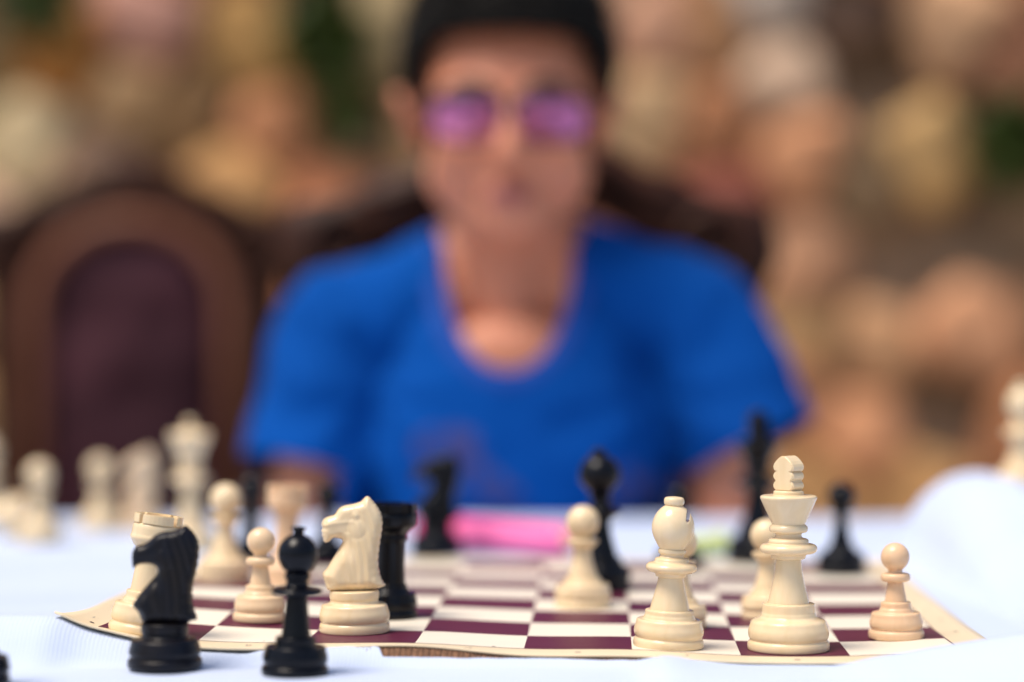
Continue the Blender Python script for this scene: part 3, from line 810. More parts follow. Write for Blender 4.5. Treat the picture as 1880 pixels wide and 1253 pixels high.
def bishop(root, mat, kind='pale'):
    if kind == 'pale':
        add('bw', 'base', base_prof(16.4, 4.2, 16.4, 8.0, 12.0, 14.4, 11.4, 17.2, 9.2), mat, root)
        add('bw', 'stem', [(9.3, 17), (8.6, 20.5), (7.2, 25.5), (6.2, 30), (5.9, 32.6)], mat, root)
        add('bw', 'collar', [(5.8, 32.2), (7.2, 32.6), (7.4, 34.2), (7.8, 34.6), (10.6, 34.8), (12.0, 36.2), (12.0, 37.6), (10.6, 39.0), (8.0, 39.3), (7.9, 41.2), (5.5, 41.6), (5.4, 43.2), (6.4, 43.4), (6.5, 45.2), (5.6, 45.5)], mat, root)
        k = ('bwhead', mat.name)
        if k not in CACHE:
            prof = [(0, 44.9), (5.6, 45.0), (5.8, 45.6), (7.6, 48.2), (9.4, 51.8), (10.05, 55.2), (9.6, 58.6), (8.2, 61.8), (6.2, 64.2), (4.4, 65.5), (3.6, 66), (0, 66.1)]
            me = lathe_mesh("head", prof, mat, 72, 2)
            bm = bmesh.new(); bmesh.ops.create_cube(bm, size=1)
            bmesh.ops.scale(bm, vec=(1.7 * MM, 24 * MM, 12 * MM), verts=bm.verts)
            bmesh.ops.bevel(bm, geom=bm.edges[:], offset=0.5 * MM, segments=2, affect='EDGES')
            M_ = Matrix.Translation((6.9 * MM, -1.0 * MM, 64.6 * MM)) @ Euler((0, R(4), R(-4))).to_matrix().to_4x4()
            bmesh.ops.transform(bm, matrix=M_, verts=bm.verts)
            out = apply_boolean(me, [bm_mesh("cut", bm, None, False)], mat)
            out.name = "head"
            CACHE[k] = out
        link('head', CACHE[k], root)
        add('bw', 'finial', [(3.4, 65.6), (4.4, 66.0), (4.8, 67.2), (4.7, 68.8), (3.9, 69.7), (0, 70.0)], mat, root)
    elif kind == 'blackbig':
        add('bk', 'base', base_prof(15.0, 4.2, 15.0, 8.0, 11.0, 14.4, 10.4, 17.2, 8.2), mat, root)
        add('bk', 'stem', [(8.3, 17), (7.4, 21), (5.8, 27), (4.9, 33), (4.7, 37)], mat, root)
        add('bk', 'collar', [(4.7, 36.6), (6.4, 37), (6.8, 38.5), (10.4, 39.6), (11.0, 41.0), (10.2, 42.6), (6.6, 43.2), (6.4, 45.4), (4.6, 46.0), (4.5, 49.0), (6.2, 49.4), (6.2, 51.2), (4.6, 51.5)], mat, root)
        add('bk', 'head', [(0, 51.0), (4.6, 51.2), (6.6, 53.6), (10.2, 57.0), (11.2, 61.0), (10.6, 65.4), (8.0, 69.6), (4.0, 72.0), (2.6, 72.6)], mat, root)
        add('bk', 'finial', [(2.4, 72.2), (3.6, 72.8), (3.9, 74.0), (3.0, 75.4), (0, 75.8)], mat, root)
    else:
        add('bs', 'base', base_prof(14.3, 4.0, 14.0, 7.6, 8.9, 12.8, 8.6, 16.0, 6.2), mat, root)
        add('bs', 'stem', [(6.3, 15.8), (5.8, 20), (5.0, 27), (4.6, 33)], mat, root)
        add('bs', 'collar', [(4.5, 32.8), (6.0, 33.4), (9.6, 33.8), (10.8, 34.8), (10.8, 35.8), (9.6, 36.8), (5.4, 37.4), (4.6, 38.2), (4.6, 40.2), (5.4, 40.8), (5.4, 42.6), (4.6, 43.2)], mat, root)
        add('bs', 'head', [(0, 42.8), (4.7, 43.0), (6.6, 44.8), (8.4, 48.4), (8.7, 51.4), (8.0, 54.6), (5.6, 57.8), (3.0, 59.2), (2.2, 59.6)], mat, root)
        add('bs', 'finial', [(2.2, 59.2), (2.1, 60.8), (3.1, 61.6), (3.1, 62.6), (0, 63.0)], mat, root)
def finial_mesh(mat):
    if ('fin', mat.name) in CACHE: return CACHE[('fin', mat.name)]
    # outline in the plate's own plane: three stacked lobes, round top
    hw = 6.0; out = [(-4.8, 0)]
    def lobe(z0, z1, side):
        return [(side * (hw - 1.7 + 1.75 * math.sin(math.pi * t) ** 0.6), z0 + (z1 - z0) * t) for t in (0.04, 0.18, 0.35, 0.5, 0.65, 0.82, 0.96)]
    left = []
    for z0, z1 in ((0.3, 4.6), (4.8, 9.0)): left += lobe(z0, z1, -1)
    left += [(-hw + 1.6, 9.1), (-hw + 0.6, 9.5), (-hw + 0.15, 10.3), (-hw, 11.4), (-hw + 0.5, 12.6), (-hw + 1.7, 14.0), (-hw + 3.4, 15.4), (-1.3, 16.15), (0, 16.35)]
    out = [(-4.8, 0)] + left; out = out + [(-x, z) for x, z in reversed(out[:-1])]
    bm = bmesh.new(); T = 4.3
    f = bm.faces.new([bm.verts.new((x * MM, -T * MM, z * MM)) for x, z in out])
    r = bmesh.ops.extrude_face_region(bm, geom=[f]); bmesh.ops.translate(bm, vec=(0, 2 * T * MM, 0), verts=[e for e in r['geom'] if isinstance(e, bmesh.types.BMVert)])
    bmesh.ops.recalc_face_normals(bm, faces=bm.faces)
    edg = [e for e in bm.edges if len(e.link_faces) == 2 and e.calc_face_angle() > 1.3 and abs(e.verts[0].co.y - e.verts[1].co.y) < 1e-6]
    bmesh.ops.bevel(bm, geom=edg, offset=0.5 * MM, segments=3, affect='EDGES')
    CACHE[('fin', mat.name)] = bm_mesh("finial", bm, mat, False); return CACHE[('fin', mat.name)]
def king(root, mat, frot=-46):
    add('kg', 'base', base_prof(19.1, 4.6, 18.9, 9.0, 12.9, 17.0, 12.3, 21.8, 9.6), mat, root)
    add('kg', 'stem', [(9.7, 21.4), (8.9, 25), (7.3, 31), (6.3, 37), (5.9, 42.6)], mat, root)
    add('kg', 'collar', [(5.9, 42.2), (7.9, 42.6), (8.1, 44.4), (9.2, 44.8), (12.2, 45.2), (13.4, 46.6), (13.4, 48.0), (12.2, 49.4), (9.2, 49.6), (9.5, 50.6), (9.0, 51.9), (6.2, 52.2), (6.0, 54.6), (8.2, 54.8), (9.0, 55.8), (9.0, 57.2), (8.0, 58.4), (7.4, 58.7)], mat, root)
    add('kg', 'crown', [(7.5, 58.4), (7.9, 59.2), (9.4, 62.5), (11.6, 67.0), (13.1, 70.4), (13.3, 71.2), (12.9, 71.9), (11.8, 72.2), (7.2, 72.3), (7.1, 72.5), (7.1, 73.8), (6.6, 74.4), (0, 74.5)], mat, root)
    link("finial", finial_mesh(mat), root, (0, 0, 74.2), (0, 0, R(frot)))
def queen(root, mat, s=1.0):
    add('qn', 'base', base_prof(18.0, 4.4, 17.8, 8.6, 12.2, 16.4, 11.6, 20.4, 9.0), mat, root)
    add('qn', 'stem', [(9.1, 20), (8.2, 24), (6.7, 30), (5.8, 38), (5.6, 44.6)], mat, root)
    add('qn', 'collar', [(5.6, 44.2), (8.0, 44.6), (8.4, 46), (12.2, 47.2), (13.0, 48.6), (12.0, 50.4), (8.6, 51.0), (8.4, 53.0), (6.2, 53.6), (6.0, 56.6), (8.6, 57.2), (8.6, 59.4), (7.0, 60.0)], mat, root)
    add('qn', 'crown', [(7.0, 59.6), (7.6, 62), (9.4, 67), (12.4, 73.5), (13.2, 76.0), (12.2, 77.6), (10.6, 76.8), (9.6, 77.2), (7.0, 80.2), (3.0, 82.0), (0, 82.2)], mat, root)
    for k in range(8):
        a = k * math.pi / 4
        bm = bmesh.new(); bmesh.ops.create_uvsphere(bm, u_segments=10, v_segments=8, radius=2.4 * MM)
        link("crown_point", bm_mesh("crown_point", bm, mat), root, (11.6 * math.cos(a), 11.6 * math.sin(a), 77.0))
    add('qn', 'finial', [(0, 81.6), (2.6, 82)] + ball(3.4, 85.0, 10, -45, 90), mat, root, 1)

KW = [(637,722),(628,690),(617,655),(614,640),(618,625),(640,600),(665,560),(690,520),(715,482),(732,455),(735,442),(726,430),(705,425),(685,423),(672,429),(660,441),(646,450),(630,449),(620,438),(620,424),(612,408),(614,395),(610,380),(617,366),(611,350),(614,330),(622,315),(640,302),(665,294),(690,285),(705,262),(725,243),(755,232),(800,225),(840,213),(858,198),(872,184),(884,181),(903,195),(925,220),(948,252),(966,290),(972,340),(965,400),(955,460),(947,520),(944,580),(953,640),(968,680),(983,703),(976,714),(940,726),(900,734),(850,740),(800,743),(740,742),(700,740),(655,734)]
KWo = [((x - 799) / 12.27, (990 - 11 - y) / 12.27) for x, y in KW]
KB = [(282,872),(250,800),(212,758),(222,725),(270,660),(330,590),(375,540),(390,505),(372,472),(330,458),(280,457),(245,466),(215,488),(207,450),(205,400),(215,358),(240,328),(290,315),(330,290),(370,252),(430,228),(500,220),(545,200),(575,182),(592,180),(630,206),(665,252),(688,310),(688,400),(672,500),(650,590),(640,660),(650,760),(676,845),(668,856),(635,862),(600,880),(520,888),(440,890),(350,886)]
KBo = [((x - 440) / 16.6, (1195 - y) / 16.6) for x, y in KB]
def knight_head(name, outline, mat, thick, zbot, eye, jaw, mane_x, serr=True):
    # resample the outline
    P = [Vector(p) for p in outline]; n0 = len(P)
    def cr(p0, p1, p2, p3, t): return 0.5 * ((2 * p1) + (-p0 + p2) * t + (2 * p0 - 5 * p1 + 4 * p2 - p3) * t * t + (-p0 + 3 * p1 - 3 * p2 + p3) * t ** 3)
    pts = []
    for i in range(n0):
        for s in range(3): pts.append(cr(P[i - 1], P[i], P[(i + 1) % n0], P[(i + 2) % n0], s / 3))
    if serr:
        top = max(p.y for p in pts)
        for i, p in enumerate(pts):
            if p.x > mane_x and p.y > zbot + 3 and p.y < top - 1.0: pts[i] = Vector((p.x - (0.32 if i % 2 else 0), p.y))
    B = np.array([[p.x, p.y] for p in pts]); nb = len(B)
    A2 = np.roll(B, -1, 0)
    def dist_inside(q):
        d = A2 - B; t = np.clip(((q - B) * d).sum(1) / ((d * d).sum(1) + 1e-12), 0, 1)
        dd = np.sqrt((((B + d * t[:, None]) - q) ** 2).sum(1)).min()
        x, y = q; c = False
        cond = ((B[:, 1] > y) != (A2[:, 1] > y))
        xi = (A2[:, 0] - B[:, 0]) * (y - B[:, 1]) / (A2[:, 1] - B[:, 1] + 1e-12) + B[:, 0]
        return dd, (np.count_nonzero(cond & (x < xi)) % 2 == 1)
    step = 0.62
    inner = []; dist = []
    x0, z0 = B.min(0); x1, z1 = B.max(0)
    jj = 0
    for zz in np.arange(z0 + 0.3, z1, step * 0.87):
        jj += 1
        for xx in np.arange(x0 + 0.1 + (step / 2 if jj % 2 else 0), x1, step):
            dd, ins = dist_inside(np.array([xx, zz]))
            if ins and dd > 0.30: inner.append((xx, zz)); dist.append(dd)
    allp = [Vector((float(a), float(b))) for a, b in B] + [Vector((float(a), float(b))) for a, b in inner]
    edges = [(i, (i + 1) % nb) for i in range(nb)]
    res = delaunay_2d_cdt(allp, edges, [], 1, 1e-5)
    V2, FT = res[0], res[2]
    def T(x, z, d):
        zr = (z - z0) / (z1 - z0)
        hb = float(smooth01((x - (eye[0] - 7)) / 9.0)); w_ = thick * ((1.0 - 0.40 * zr) * hb + 0.56 * (1 - hb))
        if zr < 0.5: w_ = w_ + (thick * (1.0 - 0.40 * zr) - w_) * float(smooth01((0.5 - zr) / 0.2))
        k = min(1.0, d / (w_ * 0.75)); t = w_ * math.sqrt(max(0.0, 1 - (1 - k) ** 2))
        if zr < 0.30: t = max(t, 0) * 1.0
        # eye
        de = math.hypot(x - eye[0], z - eye[1]); t += 0.30 * math.exp(-(de / 1.1) ** 2) - 0.22 * math.exp(-((de - 2.4) / 0.8) ** 2)
        # cheek / jaw disc
        dj = math.hypot(x - jaw[0], z - jaw[1]); t += 0.35 * math.exp(-(dj / 3.6) ** 2) - 0.22 * math.exp(-((dj - 4.8) / 0.9) ** 2)
        # bridle-like ridge along the nose and nostril
        ln = (z - eye[1] + 2.5) - 0.12 * (x - eye[0])
        if x < eye[0] - 1: t += 0.35 * math.exp(-(ln / 0.8) ** 2)
        t -= 0.5 * math.exp(-(math.hypot(x - (x0 + 2.2), z - (eye[1] - 3.2)) / 0.8) ** 2)
        # mane grooves and neck muscle lines, following the back curve
        if x > mane_x - 9 and z < eye[1] + 6:
            fade = min(1, max(0, (x - (mane_x - 9)) / 3)) * min(1, d / 1.2)
            t += (0.28 if mat in (M_BLACK, M_BLACKW) else 0.15) * fade * math.sin((x - 0.10 * (z - z0) * math.sin(z / 14)) * 1.7 + 0.15 * z)
        elif z < eye[1] - 8:
            t += 0.28 * math.sin(x * 0.9 + z * 0.35) * min(1, d / 2)
        # chest hollow
        t -= 0.9 * math.exp(-(((x - (x0 + 4.6)) / 1.8) ** 2 + ((z - (z0 + 4.4)) / 1.5) ** 2))
        return max(t, 0.02)
    vs = []; idx_f, idx_b = {}, {}
    for i, p in enumerate(V2):
        d, ins = dist_inside(np.array([p.x, p.y])); on = d < 0.05
        if on: vs.append((p.x, 0, p.y)); idx_f[i] = idx_b[i] = len(vs) - 1
        else:
            t = T(p.x, p.y, d)
            vs.append((p.x, -t, p.y)); idx_f[i] = len(vs) - 1
            vs.append((p.x, t, p.y)); idx_b[i] = len(vs) - 1
    fs = []
    for f in FT:
        fs.append(tuple(idx_f[i] for i in f)); fs.append(tuple(idx_b[i] for i in reversed(f)))
    bm = bmesh.new(); vv = [bm.verts.new([c * MM for c in v]) for v in vs]
    for f in fs:
        try: bm.faces.new([vv[i] for i in f])
        except ValueError: pass
    bmesh.ops.smooth_vert(bm, verts=[v_ for v_ in bm.verts if abs(v_.co.y) > 1e-6], factor=0.35, use_axis_x=False, use_axis_y=True, use_axis_z=False)
    bmesh.ops.recalc_face_normals(bm, faces=bm.faces)
    return bm_mesh(name, bm, mat)
def knight(root, mat, kind='pale'):
    k = ('knh' + kind, mat.name)
    if kind == 'pale':
        add('nw', 'base', base_prof(16.9, 4.7, 17.0, 8.6, 11.6, 15.6, 11.9, 20.0, 10.2)[:-2] + [(10, 20.2), (0, 20.3)], mat, root)
        if k not in CACHE: CACHE[k] = knight_head("head", KWo, mat, 8.6, 20, (1.0, 56.0), (1.5, 50.0), 7.5)
    else:
        add('nb', 'base', base_prof(16.0, 4.4, 15.6, 7.4, 9.8, 14.6, 10.2, 19.2, 8.2)[:-2] + [(9, 19.3), (0, 19.4)], mat, root)
        if k not in CACHE: CACHE[k] = knight_head("head", KBo, mat, 7.6, 18, (1.0, 52.5), (1.5, 47.0), 7.5)
    link("head", CACHE[k], root)

SETW = "pieces of the pale chess set standing on the board"; SETB = "pieces of the black chess set standing on the board"
OFFW = "pale chess pieces standing off the board"; OFFB = "black chess pieces standing off the board"
def place(builder, name, label, px, py, mat, r_base, on_board=True, rz=0.0, scale=1.0, tilt=None, group=None, zoff=None, **kw):
    """px, py : photo position of the middle of the base's front bottom edge"""
    z = 3.0 if on_board else CL
    for _ in range(4):
        X, Y = world(px, py, z if zoff is None else zoff)
        Y += r_base * scale; X = (px - 940) * Y / F
        if on_board: u, v = board_uv(X, Y); z = board_z(min(max(u, -.3), 8.3), min(max(v, -.3), 8.3))
        elif zoff is None: z = cloth_z(X, Y)
    n = Vector((0, 0, 1))
    if on_board:
        e = 0.26
        a = Vector(board_pt(u + e, v)) - Vector(board_pt(u - e, v)); b = Vector(board_pt(u, v + e)) - Vector(board_pt(u, v - e))
        n = a.cross(b).normalized()
        z = max(board_z(u, v), (board_z(u - e, v) + board_z(u + e, v)) / 2, (board_z(u, v - e) + board_z(u, v + e)) / 2) + 0.12
    else:
        z = (cloth_z(X, Y) if zoff is None else zoff) + 0.05
        if zoff is None:
            z = max(cloth_z(X + dx, Y + dy) for dx in (-10, 0, 10) for dy in (-10, 0, 10)) + 0.02
    root = thing(name, label, "chess piece", (X, Y, z), group=group)
    q = n.to_track_quat('Z', 'Y')
    q = Vector((0, 0, 1)).rotation_difference(n)
    if tilt is not None: q = Euler((R(tilt[1]), R(tilt[0]), 0)).to_quaternion()
    root.rotation_mode = 'QUATERNION'
    root.rotation_quaternion = q @ Euler((0, 0, R(rz))).to_quaternion()
    root.scale = (scale, scale, scale)
    builder(root, mat, **kw)
    return root
# --- pale pieces on the board
place(king, "chess_king", "pale ivory king in sharp focus, tallest piece at front right", 1448, 1205, M_IVORY, 19, group=SETW, tilt=(0, 0))
place(bishop, "chess_bishop", "pale ivory bishop in sharp focus left of the pale king", 1227, 1197, M_IVORY, 16.4, group=SETW, tilt=(2.3, 0.5))
place(knight, "chess_knight", "pale ivory knight with serrated mane in front of the black rook", 651, 1170, M_IVORY, 17, group=SETW, rz=4, tilt=(-0.6, 0))
place(rook, "chess_rook", "pale ivory rook leaning on the raised left corner of the board", 262, 1172, M_IVORY, 16.2, group=SETW)
place(pawn, "chess_pawn", "peach pawn standing alone at the right border of the board", 1646, 1180, M_PINK, 13.3, group=SETW, kind='small', tilt=(-0.8, 0))
place(pawn, "chess_pawn", "small pale peach pawn between the leaning rook and the pale knight", 477, 1147, M_PALEPINK, 13.3, group=SETW, kind='small', scale=1.0, tilt=(0.6, 0))
place(pawn, "chess_pawn", "pale pawn in the middle of the board before the black bishop", 1070, 1121, M_IVORY, 15, group=SETW, tilt=(0, 0))
place(pawn, "chess_pawn", "pale pawn half hidden behind the pale bishop", 1246, 1158, M_IVORY, 13.3, group=SETW, kind='tall', scale=0.93, tilt=(1.5, 0))
place(pawn, "chess_pawn", "pale pawn half hidden behind the pale king's left side", 1412, 1142, M_IVORY, 15, group=SETW, scale=0.95, tilt=(-1.5, 0))
place(pawn, "chess_pawn", "blurred pale pawn behind the front black knight's head", 412, 1073, M_IVORY, 15, group=SETW, scale=1.02, tilt=(1, 0))
place(rook, "chess_rook", "blurred peach rook behind the small peach pawn", 522, 1083, M_PINK, 15, group=SETW, kind='tall', scale=0.97)
# --- black pieces on the board
place(rook, "chess_rook", "glossy black rook just behind the pale knight", 715, 1141, M_BLACK, 14, group=SETB, kind='black', tilt=(1.0, 0))
place(bishop, "chess_bishop", "blurred black bishop behind the middle pale pawn", 1108, 1090, M_BLACK, 15, group=SETB, kind='blackbig', tilt=(-2.0, 0), scale=1.06)
place(king, "chess_king", "blurred black king behind the pale king", 1392, 1037, M_BLACK, 16, group=SETB, frot=10, scale=1.06, tilt=(0, 0))
place(pawn, "chess_pawn", "blurred black pawn right of the pale king", 1545, 1061, M_BLACK, 14, group=SETB, kind='black', scale=1.1)
place(pawn, "chess_pawn", "blurred black pawn peeking over the pale bishop's shoulder", 1247, 1050, M_BLACK, 14, group=SETB, kind='black', scale=1.02)
place(knight, "chess_knight", "blurred black knight at the far edge in front of the pink highlighter", 800, 1018, M_BLACK, 15, group=SETB, kind='black', rz=3, scale=1.12)
place(pawn, "chess_pawn", "blurred black pawn behind and between the peach rook and pale knight", 600, 1040, M_BLACK, 14, group=SETB, kind='black')
place(bishop, "chess_bishop", "blurred black bishop peeking out between the pale pawn and peach rook", 458, 1038, M_BLACK, 14, group=SETB, kind='small', scale=0.92)
# --- black pieces in front of the board, on the cloth
place(knight, "chess_knight", "out-of-focus black knight in the foreground hiding the leaning pale rook", 302, 1241, M_BLACKW, 16, False, group=OFFB, kind='black', tilt=(0, 0), scale=1.03)
place(bishop, "chess_bishop", "out-of-focus black bishop with a round head in the foreground", 541, 1249, M_BLACK, 14.3, False, group=OFFB, kind='small', tilt=(1.5, 0), scale=1.03)
place(pawn, "chess_pawn", "black piece cut off by the lower left corner of the picture", -42, 1270, M_BLACK, 14, False, group=OFFB, kind='black')
# --- pale pieces off the board, far left and far right
place(queen, "chess_queen", "tall blurred pale queen behind the leaning rook", 350, 1020, M_IVORY, 17, False, group=OFFW, scale=1.02, tilt=(-0.5, 0))
place(knight, "chess_knight", "strongly blurred peach knight on the cloth left of the pale queen", 258, 977, M_PALEPINK, 16, False, group=OFFW, rz=28, scale=0.93)
place(pawn, "chess_pawn", "strongly blurred pale pawn beside the blurred peach knight", 184, 978, M_IVORY, 14, False, group=OFFW, scale=1.03)
place(pawn, "chess_pawn", "strongly blurred pale pawn near the left border of the picture", 72, 1000, M_IVORY, 14, False, group=OFFW, scale=1.05)
place(bishop, "chess_bishop", "blurred pale piece cut off by the left border behind the lying pawn", -24, 965, M_IVORY, 14, False, group=OFFW, scale=0.98)
place(bishop, "chess_bishop", "blurred pale piece cut off by the right border standing on the cloth mound", 1877, 903, M_IVORY, 16, False, group=OFFW, zoff=46.0, tilt=(0, 0))
# lying pawn at the left border
lx, ly = world(-6, 995, CL)
lp = thing("chess_pawn", "blurred pale pawn lying on its side at the left border", "chess piece", (lx + 16, ly + 12, CL + 14.6 + 2), (0, R(-84), R(8)), group=OFFW)
pawn(lp, M_IVORY, 'tall')

# ------------------------------------------------------------------ highlighter pens
def pen(name, label, xa, ya, xb, yb, r, m1, m2, m3, z0):
    d = Vector((xb - xa, yb - ya, 0)); L = d.length
    t = thing(name, label, "pen", (xa, ya, z0 + r + 0.1), (0, R(90), math.atan2(d.y, d.x)))
    def rr(nm, prof, m): link(nm, lathe_mesh(nm, prof, m, 28, 1), t)
    rr("barrel", [(0, 0), (r * 0.85, 0.1), (r * 0.98, 3), (r, 8), (r, L * 0.66), (r * 0.9, L * 0.68), (0, L * 0.68)], m1)
    rr("cap", [(0, L * 0.665), (r * 1.04, L * 0.67), (r * 1.04, L * 0.75), (r * 0.96, L * 0.93), (r * 0.8, L * 0.985), (0, L)], m2)
    rr("end_plug", [(0, -3), (r * 0.6, -2.8), (r * 0.72, -1), (r * 0.72, 0.6), (0, 0.6)], m3)
    o = box("clip", (-r * 1.12, 0, L * 0.86), (0.9, 2.2, L * 0.09), m2, t, 0.5)
    return t
xb, yb = world(762, 1008, 0); xa, ya = world(1046, 1030, 0)
pen("highlighter_pen", "pink highlighter pen lying behind the board beside the black knight", xa, ya + 14, xb, yb + 14, 10.5, M_PINKPALE, M_PINKPEN, M_PENWHITE, CL + 2)
xa, ya = world(1262, 1027, 0); xb, yb = world(1340, 1024, 0)
pen("highlighter_pen", "yellow-green highlighter pen lying behind the black pawn and black king", xa, ya + 8, xb, yb + 20, 6.5, M_YELPEN, M_YELPEN, M_YELPEN, CL + 2)

# ------------------------------------------------------------------ the boy
class Prim:
    def __init__(s): s.bm = bmesh.new()
    def ell(s, c, r, rot=None):
        b = bmesh.ops.create_icosphere(s.bm, subdivisions=4, radius=1.0)
        M_ = Matrix.Translation(Vector(c)) @ (Euler(rot).to_matrix().to_4x4() if rot else Matrix()) @ Matrix.Diagonal((*r, 1))
        bmesh.ops.transform(s.bm, matrix=M_, verts=b['verts'])
    def cap(s, a, b, ra, rb, flat=1.0):
        a, b = Vector(a), Vector(b); d = b - a; L = d.length; n = max(6, int(L / 8)); seg = 28
        t = d.normalized(); up = Vector((0, 1, 0)) if abs(t.y) < 0.9 else Vector((1, 0, 0))
        x = t.cross(up).normalized(); y = x.cross(t).normalized()
        rings = []; prof = []
        for i in range(5): an = -math.pi / 2 + (math.pi / 2) * (i + 0.3) / 5; prof.append((ra * math.sin(an), ra * math.cos(an)))
        for i in range(n + 1): prof.append((L * i / n, ra + (rb - ra) * i / n))
        for i in range(1, 5): an = (math.pi / 2) * (i - 0.3) / 5 + 0.05; prof.append((L + rb * math.sin(an), rb * math.cos(an)))
        for (h, r) in prof:
            c = a + t * h; rings.append([s.bm.verts.new(c + x * (r * math.cos(2 * math.pi * q / seg)) + y * (r * flat * math.sin(2 * math.pi * q / seg))) for q in range(seg)])
        for i in range(len(rings) - 1):
            for q in range(seg): s.bm.faces.new((rings[i][q], rings[i][(q + 1) % seg], rings[i + 1][(q + 1) % seg], rings[i + 1][q]))
        s.bm.faces.new(rings[0][::-1]); s.bm.faces.new(rings[-1])
    def remesh(s, name, voxel, smooth_it, mat):
        bmesh.ops.recalc_face_normals(s.bm, faces=s.bm.faces)
        bmesh.ops.scale(s.bm, vec=(MM, MM, MM), verts=s.bm.verts)
        me = bpy.data.meshes.new("t"); s.bm.to_mesh(me); s.bm.free()
        o = bpy.data.objects.new("t", me); COL.objects.link(o)
        m = o.modifiers.new("r", 'REMESH'); m.mode = 'VOXEL'; m.voxel_size = voxel * MM; m.adaptivity = 0
        m2 = o.modifiers.new("s", 'SMOOTH'); m2.factor = 0.5; m2.iterations = smooth_it
        dg = bpy.context.evaluated_depsgraph_get(); out = bpy.data.meshes.new_from_object(o.evaluated_get(dg)); out.name = name
        bpy.data.objects.remove(o)
        out.materials.clear(); out.materials.append(mat)
        out.polygons.foreach_set("use_smooth", [True] * len(out.polygons))
        return out
PO = (0, 1960, 0)
boy = thing("person", "boy in a blue t-shirt and glasses sitting behind the table looking at the board", "person", (0, 0, 0))
HX, HY = -3, 1960
p = Prim()
p.ell((HX, HY + 10, 352), (75, 92, 80)); p.ell((HX, HY - 18, 300), (63, 66, 78)); p.ell((HX, HY - 30, 345), (66, 58, 50))
p.ell((HX, HY - 54, 242), (32, 30, 22)); p.cap((HX - 44, HY - 5, 262), (HX - 18, HY - 52, 241), 17, 17); p.cap((HX + 44, HY - 5, 262), (HX + 18, HY - 52, 241), 17, 17)
for sx in (-1, 1):
    p.ell((HX + sx * 38, HY - 58, 292), (26, 21, 27)); p.ell((HX + sx * 43, HY - 40, 276), (25, 24, 28))
    p.cap((HX + sx * 14, HY - 84, 341), (HX + sx * 46, HY - 72, 341), 8, 8)
    p.ell((HX + sx * 10, HY - 94, 287), (7.5, 9, 7))
    p.ell((HX + sx * 80, HY + 4, 324), (7, 17, 30), (0, sx * 0.25, 0)); p.ell((HX + sx * 88, HY + 9, 334), (5.5, 15, 20), (0, sx * 0.5, 0))
p.cap((HX, HY - 84, 332), (HX, HY - 102, 292), 8, 10.5)
p.ell((HX, HY - 76, 258), (24, 14, 14))
p.cap((HX, HY + 24, 140), (HX, HY + 24, 285), 47, 41)                       # neck
p.ell((0, 2015, -235), (140, 100, 90)); p.ell((0, 1992, -110), (118, 84, 120)); p.ell((0, 1975, 50), (128, 82, 115))
p.cap((-60, 1978, 175), (-132, 1975, 140), 46, 46); p.cap((60, 1978, 182), (140, 1975, 152), 46, 46)
p.cap((HX, 1978, 225), (-95, 1980, 172), 34, 32); p.cap((HX, 1978, 232), (100, 1980, 180), 34, 32)
p.ell((0, 1925, 110), (75, 26, 50))
arms = [((-150, 1972, 128), (-172, 1928, -45), (-112, 1800, -150)), ((160, 1972, 140), (192, 1928, -35), (116, 1800, -150))]
for k, (a, b, c) in enumerate(arms):
    p.cap(a, b, 40, 33); p.cap(b, c, 33, 22, 1.0)
    sx = -1 if k == 0 else 1
    hc = Vector((c[0] - sx * 6, c[1] - 34, c[2] - 12))
    p.ell(hc, (34, 40, 13), (0.1, 0, 0))
    for fi, (fx, fl) in enumerate(((-27, 50), (-9, 60), (9, 58), (26, 46))):
        s0 = hc + Vector((fx * 0.9, -30, 0)); s1 = s0 + Vector((fx * 0.1, -fl * 0.55, 1)); s2 = s1 + Vector((0, -fl * 0.4, -7))
        p.cap(s0, s1, 8.5, 8); p.cap(s1, s2, 8, 6.5)
    t0 = hc + Vector((-sx * 28, 8, 0)); t1 = t0 + Vector((-sx * 16, -26, -2)); t2 = t1 + Vector((-sx * 2, -22, -3))
    p.cap(t0, t1, 11, 9.5); p.cap(t1, t2, 9.5, 8)
for sx in (-1, 1):
    p.cap((sx * 80, 2010, -245), (sx * 105, 1640, -250), 62, 48); p.cap((sx * 105, 1640, -250), (sx * 108, 1665, -660), 46, 34)
    p.cap((sx * 108, 1672, -705), (sx * 112, 1570, -718), 30, 26)
body = p.remesh("body", 3.2, 6, M_SKIN)
co = np.empty(len(body.vertices) * 3); body.vertices.foreach_get("co", co); co = co.reshape(-1, 3) * 1000
front = (co[:, 1] < HY - 30)
for sx in (-1, 1):
    d2 = ((co[:, 0] - (HX + sx * 30)) / 15) ** 2 + ((co[:, 2] - 324) / 9.5) ** 2
    co[:, 1] += np.where(front, 9.0 * np.exp(-d2), 0)
    d2 = ((co[:, 0] - (HX + sx * 30)) / 9) ** 2 + ((co[:, 2] - 325) / 5) ** 2
    co[:, 1] -= np.where(front, 4.0 * np.exp(-d2), 0)
d2 = ((co[:, 0] - HX) / 20) ** 2 + ((co[:, 2] - 258) / 2.2) ** 2; co[:, 1] += np.where(front, 2.5 * np.exp(-d2), 0)
d2 = ((co[:, 0] - HX) / 16) ** 2 + ((co[:, 2] - 247) / 4) ** 2; co[:, 1] += np.where(front, 2.0 * np.exp(-d2), 0)
body.vertices.foreach_set("co", (co / 1000).ravel()); body.update()
link("body", body, boy)
def small_ell(name, c, r, mat, parent, rot=None, seg=20):
    bm = bmesh.new(); bmesh.ops.create_uvsphere(bm, u_segments=seg, v_segments=seg // 2 + 2, radius=1)
    bmesh.ops.scale(bm, vec=[x * MM for x in r], verts=bm.verts)
    return link(name, bm_mesh(name, bm, mat), parent, c, rot)
from mathutils.bvhtree import BVHTree
